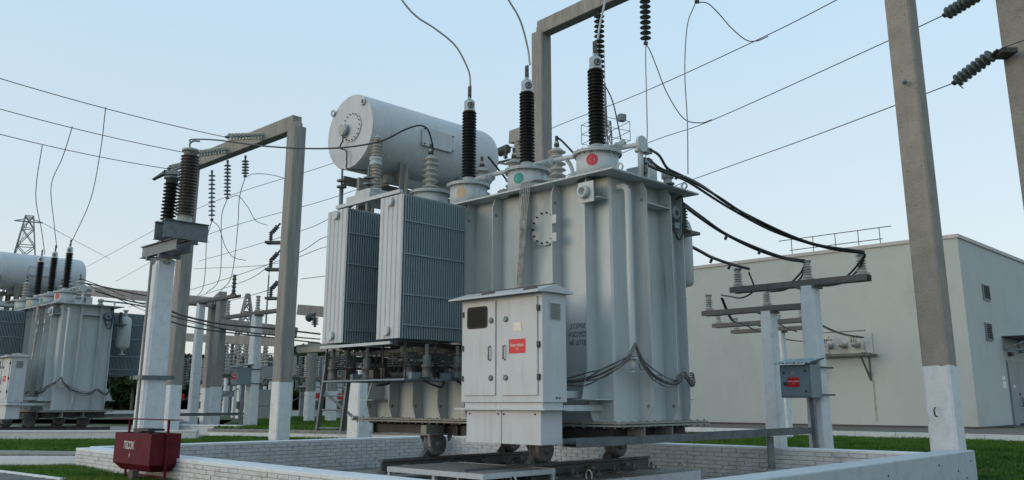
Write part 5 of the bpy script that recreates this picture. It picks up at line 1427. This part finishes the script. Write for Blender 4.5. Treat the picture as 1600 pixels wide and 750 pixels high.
for i, (xa, ya, Ya, xb, yb, Yb) in enumerate(((225, 566, 60, 330, 572, 56), (330, 588, 55, 430, 592, 52), (460, 574, 55, 600, 568, 44), (460, 590, 50, 610, 588, 42), (335, 560, 60, 430, 566, 56), (228, 592, 58, 300, 596, 52), (465, 604, 48, 570, 606, 44))):
    wire('level grey bus tube in the far yard, %s' % ('upper one left of the double column', 'lower one behind the small cabinet', 'upper one behind the ladder', 'second one behind the ladder', 'upper one behind the small cabinet', 'lower one left of the double column', 'lowest one behind the ladder')[i],
         [at(xa, ya, Ya), at(xb, yb, Yb)], .05, 'galvanised', 'bus tube', 'bus_tube')
s = MB()
for k in range(16):
    x = random.choice([random.uniform(335, 425), random.uniform(465, 600), random.uniform(240, 275)]); y = random.uniform(575, 628); Y = random.uniform(44, 58); c_ = at(x, y, Y)
    s.box((c_.x - random.uniform(.15, .5), c_.y, c_.z - .15), (c_.x + random.uniform(.15, .5), c_.y + .4, c_.z + random.uniform(.1, .4)))
o = s.build('drive_boxes', 'cabinet_blue'); o['kind'] = 'stuff'; tag(o, 'clutter of small drive boxes and fittings among the far supports', 'switchgear')

# lattice towers
def lattice(label, foot, z0, h, w0, w1, n, arms=(), m='pylon_steel', r=.05, name='lattice_tower', cat='tower'):
    t = thing(name, label, cat, (foot.x, foot.y, z0), .5)
    def c(k, z): w = w0 + (w1 - w0) * min(1, z / h); a = [(-1, -1), (1, -1), (1, 1), (-1, 1)][k]; return Vector((a[0] * w / 2, a[1] * w / 2, z))
    for k in range(4): MB().bar(c(k, 0), c(k, h), r * 1.6, r * 1.6).build('tower_leg', m, t)
    s = MB()
    zs = [h * (1 - (1 - i / n) ** 1.25) for i in range(n + 1)]
    for i in range(n):
        for k in range(4):
            s.bar(c(k, zs[i]), c((k + 1) % 4, zs[i + 1]), r, r); s.bar(c((k + 1) % 4, zs[i]), c(k, zs[i + 1]), r, r); s.bar(c(k, zs[i + 1]), c((k + 1) % 4, zs[i + 1]), r, r)
    s.build('lattice_bracing', m, t, kind='stuff')
    for z, l in arms:
        s = MB()
        for sg in (-1, 1):
            s.bar((0, 0, z), (sg * l, 0, z), r * 1.5, r * 1.5); s.bar((0, 0, z + l * .3), (sg * l, 0, z), r, r)
        s.build('tower_arm', m, t)
    return t
f = at(375, 640, 75); lattice('lattice pylon rising behind the small cabinet post', f, .2, at(375, 463, 75).z, 3.4, .25, 9, ((7.2, 2.4),), r=.07)
f = at(46, 340, 60); lattice('lattice pylon top standing above the far transformer at the left edge', f, 0, at(46, 338, 60).z, 4.4, .5, 9, ((at(46, 340, 60).z - .3, .9),), r=.05)
f = at(407, 640, 60); s = MB(); s.cyl((f.x, f.y, .2), (f.x, f.y, at(410, 430, 60).z), .10, .05, 8); s.cyl((f.x, f.y, at(410, 430, 60).z), (f.x, f.y, at(411, 405, 60).z), .03, n=6); s.bar((f.x - .8, f.y, at(410, 486, 60).z + .2), (f.x, f.y, at(410, 486, 60).z), .04, .04); tag(s.build('lightning_mast', 'galvanised'), 'thin lightning mast right of the distant lattice pylon', 'mast')
f = at(957, 600, 42); zt = at(956, 190, 42).z
t = lattice('slender aerial mast with platform behind the tallest bushing', f, 0, zt, .9, .35, 14, (), r=.03, name='aerial_mast', cat='mast')
s = MB(); s.cyl((0, 0, zt - .3), (0, 0, at(956, 130, 42).z), .09, .05, 8); s.cyl((0, 0, at(956, 130, 42).z), (0, 0, at(956, 70, 42).z), .02, n=6); s.build('mast_tip', 'galvanised', t)
s = MB(); zp = at(960, 222, 42).z
for z in (zp, zp + .5, zp + 1.0):
    P4 = [Vector((-.9, -.8, z)), Vector((.9, -.8, z)), Vector((1.0, .9, z)), Vector((-.9, .9, z))]
    for i in range(4): s.bar(P4[i], P4[(i + 1) % 4], .022, .025)
for a in P4: s.bar((a.x, a.y, zp), (a.x, a.y, zp + 1.0), .025, .025)
s.box((.35, -.8, zp + 1.0), (.7, -.5, zp + 1.35)); s.build('mast_platform', 'galvanised', t)

# long far wires
far_w = [((590, 218, 36), (520, 255, 40), (311, 325, 55), (135, 417, 80)), ((640, 262, 36), (520, 309, 42), (311, 372, 56), (180, 440, 80)), ((560, 322, 36), (514, 342, 40), (478, 358, 44), (388, 386, 52), (311, 408, 60)),
         ((560, 380, 33), (510, 370, 36), (455, 400, 40), (330, 443, 50), (200, 480, 62)), ((560, 380, 38), (508, 386, 40), (424, 413, 48), (302, 420, 60)), ((560, 425, 36), (510, 431, 38), (470, 436, 40)), ((424, 414, 33.3), (380, 440, 45), (300, 466, 60)),
         ((424, 452, 33.3), (390, 462, 45), (345, 474, 60)), ((128, 436, 33), (170, 452, 38), (240, 482, 46), (330, 505, 52)), ((128, 440, 33), (170, 460, 38), (240, 490, 46), (330, 512, 52)), ((0, 414, 60), (22, 400, 62), (46, 342, 60)),
         ((70, 350, 60), (110, 372, 80), (172, 405, 110))]
FW = ('upper distant wire sloping down left from the conservator towards the far transformer', 'second distant wire below it passing the near left column', 'third distant wire passing just above the slender column arms',
 'distant wire crossing above the middle arm of the slender column', 'distant nearly level wire right of the near left column', 'lowest short distant wire right of the near left column', 'thin wire leaving the middle arm of the slender column leftwards',
 'thin wire leaving the lowest arm of the slender column leftwards', 'upper of two wires running from the far transformer to the posts', 'lower of two wires running from the far transformer to the posts',
 'thin wire coming in at the left edge to the lattice pylon top', 'faint wire leaving the lattice pylon top to the right')
for i, pts in enumerate(far_w):
    wire(FW[i], [at(*p) for p in pts], .016 if i < 8 else .02, 'wire', 'wire', 'distant_wire', 'distant wires')
for i, pts in enumerate((((250, 480, 24), (300, 497, 27), (360, 508, 30), (430, 514, 33), (500, 522, 36)), ((250, 489, 24), (300, 502, 27), (360, 516, 30), (430, 524, 33), (500, 530, 36)), ((248, 497, 24), (300, 511, 27), (360, 520, 30), (500, 536, 36)))):
    wire('%s of three dark cables sagging across the left posts' % ('uppermost thick one', 'middle one', 'lowest one')[i], [at(*p) for p in pts], .035 if i == 0 else .026, 'black_cable', 'cable', 'busbar_cable', 'busbar cables on the left')
for i, pts in enumerate((((130, 442, 33.5), (180, 452, 35), (230, 462, 37), (300, 466, 40), (345, 470, 44)), ((150, 455, 33.5), (200, 470, 35), (250, 478, 37)), ((160, 470, 33), (210, 476, 35), (250, 486, 37)))):
    wire('%s dark cable leaving the far transformer for the left posts' % ('longest, uppermost', 'middle', 'lowest')[i], [at(*p) for p in pts], .03, 'black_cable', 'cable', 'busbar_cable', 'busbar cables on the left')

# ------------------------------------------------------------------ trees
rng = np.random.default_rng(3)
def leaf_cloud(nclump, nleaf, rx, rz, size, seed):
    r = np.random.default_rng(seed)
    cs = r.normal(size=(nclump, 3)); cs /= np.linalg.norm(cs, axis=1)[:, None]; cs *= r.uniform(.25, 1, (nclump, 1)) ** .5
    cs *= [rx, rx, rz]
    cr = r.uniform(.16, .34, nclump) * rx
    P = []
    for i in range(nclump):
        d = r.normal(size=(nleaf, 3)); d /= np.linalg.norm(d, axis=1)[:, None]
        P.append(cs[i] + d * cr[i] * r.uniform(.5, 1.05, (nleaf, 1)))
    P = np.concatenate(P); n = len(P)
    a = r.normal(size=(n, 3)); a /= np.linalg.norm(a, axis=1)[:, None]; b = r.normal(size=(n, 3)); b = np.cross(a, b); b /= np.linalg.norm(b, axis=1)[:, None]
    s_ = size * r.uniform(.5, 1.3, (n, 1))
    vs_ = np.stack([P - a * s_, P + b * s_ * .6, P + a * s_, P - b * s_ * .6], 1).reshape(-1, 3)
    return vs_, np.arange(n * 4).reshape(-1, 4)
def np_mesh(name, vs_, fs_, m):
    me = bpy.data.meshes.new(name); me.from_pydata(vs_.tolist(), [], fs_.tolist()); me.materials.append(M[m]); me.update()
    return me
crowns = [np_mesh('crown', *leaf_cloud(46, 130, 3.2, 3.0, .24, 11 + k), 'foliage') for k in range(4)]
tr_s = MB(); tr_s.tube([(0, 0, -.5), (.1, 0, 2), (0, .1, 4), (.1, 0, 6)], .2, 8)
for a in range(6):
    an = a * 1.05; tr_s.tube([(0, 0, 2.2 + a * .5), (math.cos(an) * .9, math.sin(an) * .9, 3.4 + a * .5), (math.cos(an) * 1.9, math.sin(an) * 1.9, 4.5 + a * .4)], .06, 5)
trunk0 = tr_s.build('trunk', 'bark'); trunk_me = trunk0.data; bpy.data.objects.remove(trunk0)
tl = []
kinds = ('rounded', 'ragged', 'broad', 'narrow')
xs_ = [205, 232, 252, 270, 300, 322, 352, 368, 398, 412, 450, 470, 488, 506, 530, 552, 580, 600, 150, 175]
WHERE = {205: 'just left of the tall equipment post', 232: 'behind the foot of the equipment post', 252: 'behind the far left portal column', 270: 'right of the far left column',
 300: 'behind the slender white post', 322: 'left of the double concrete column', 352: 'right of the double concrete column', 368: 'at the foot of the distant lattice pylon', 398: 'behind the small cabinet post',
 412: 'right of the small cabinet post', 450: 'behind the near left portal column', 470: 'right of the near left portal column', 488: 'tallest crown left of the ladder', 506: 'next right of the tallest crown',
 530: 'behind the ladder top', 552: 'under the left radiator', 580: 'under the fans', 600: 'behind the fans\' right half', 150: 'behind the far transformer tank', 175: 'right of the far transformer tank'}
for i, x in enumerate(xs_):
    Y = 92 + (i * 37 % 23)
    top = {488: 533, 506: 541, 470: 542}.get(x, 546 + (i * 53 % 13))
    c = at(x, 640, Y); ztop = at(x, top, Y).z
    sc = (ztop) / 8.6
    t = thing('tree', '', 'tree', (c.x, c.y, .2), random.uniform(0, 6), 'trees along the far edge of the yard')
    t['label'] = 'dark %s tree in the far tree line, %s' % (kinds[i % 4], WHERE[x])
    t.scale = (sc, sc, sc)
    for nm, me, z in (('crown', crowns[i % 4], 5.2), ('trunk', trunk_me, 0)):
        o = bpy.data.objects.new(nm, me); col.objects.link(o); o.parent = t; o.location = (0, 0, z)
hv, hf = leaf_cloud(1300, 46, 1.5, 1, .55, 99)
r = np.random.default_rng(5); hv = hv.reshape(-1, 4, 3); off = np.repeat(np.stack([r.uniform(-75, 8, 1300), r.uniform(96, 112, 1300), r.uniform(.2, 5.2, 1300)], 1), 46, 0)
hv = (hv + off[:, None, :]).reshape(-1, 3)
o = bpy.data.objects.new('hedge', np_mesh('hedge', hv, hf, 'foliage')); col.objects.link(o); o['kind'] = 'stuff'; tag(o, 'dark undergrowth filling the far edge of the yard', 'undergrowth')

# ------------------------------------------------------------------ grass
def grass(name, polys, z, per, hmin, hmax, label, seed):
    r = np.random.default_rng(seed); P = []
    for poly, cnt in polys:
        (x0, y0), (x1, y1) = np.min(poly, 0), np.max(poly, 0)
        pts = np.stack([r.uniform(x0, x1, cnt * 3), r.uniform(y0, y1, cnt * 3)], 1)
        ins = np.zeros(len(pts), bool); j = len(poly) - 1
        for i in range(len(poly)):
            xi, yi = poly[i]; xj, yj = poly[j]
            c = ((yi > pts[:, 1]) != (yj > pts[:, 1])) & (pts[:, 0] < (xj - xi) * (pts[:, 1] - yi) / (yj - yi + 1e-9) + xi)
            ins ^= c; j = i
        P.append(pts[ins][:cnt])
    P = np.concatenate(P)
    # thin and bare spots
    thin = np.sin(P[:, 0] * 1.1 + 2 * np.sin(P[:, 1] * .9)) * np.sin(P[:, 1] * 1.6 + np.sin(P[:, 0] * 2.3))
    P = P[r.random(len(P)) > np.clip(thin - .35, 0, .6) * 1.3]; n = len(P)
    patch = .6 + .4 * np.sin(P[:, 0] * 1.7 + np.sin(P[:, 1] * 1.3)) * np.sin(P[:, 1] * 2.1)
    h = r.uniform(hmin, hmax, n) * (.7 + .6 * patch); a = r.uniform(0, 2 * np.pi, n); w = .006 + .006 * r.random(n)
    w = w * per
    bx_ = np.stack([np.cos(a) * w, np.sin(a) * w, np.zeros(n)], 1); base = np.concatenate([P, (z + dip(P[:, 0], P[:, 1]))[:, None]], 1)
    lean = np.stack([r.normal(0, .35, n) * h, r.normal(0, .35, n) * h, h], 1)
    vs_ = np.stack([base - bx_, base + bx_, base + lean], 1).reshape(-1, 3)
    o = bpy.data.objects.new(name, np_mesh(name, vs_, np.arange(n * 3).reshape(-1, 3), 'grass_blade')); col.objects.link(o)
    o['kind'] = 'stuff'; tag(o, label, 'grass'); return o
grass('grass', [([(-12, 17.9), (-6.65, 13.45), (-5.1, 11.9), (-3.2, 11.8), (-4.2, 13.0), (-7.75, 16.1), (-12, 18.6)], 60000), ([(-3.2, 11.8), (-5.1, 11.9), (-6.6, 13.4), (-2.5, 8), (0, 9)], 30000)], 0, 1.0, .03, .09, 'short green grass round the red sand box', 1)
grass('grass', [([(-26, 20), (-14, 20.3), (-8.2, 18.4), (-8.0, 16.6), (-4, 20.1), (-2, 22), (-1, 24.6), (-3.9, 26.9), (-10.1, 29.7), (-9.6, 27.2), (-24, 26.4)], 130000)], 0, 2.0, .04, .10, 'green lawn strip between the pit and the far transformer', 2)
grass('grass', [([(-10.1, 30.3), (-3.9, 27.5), (0, 25.5), (3, 26.3), (4, 50), (-8, 58), (-13.5, 50)], 110000)], .25, 2.6, .05, .12, 'green lawn on the raised ground under the left portal', 3)
grass('grass', [([(0, 22), (8.3, 15.0), (11, 11), (16, 12), (22, 20), (14.2, 26.4), (1, 40)], 150000), ([(7.9, 15.15), (1.2, 8.2), (5, 6), (16, 9), (11, 11), (8.3, 15.0)], 70000)], 0, 1.8, .04, .09, 'green lawn between the pit and the building', 4)
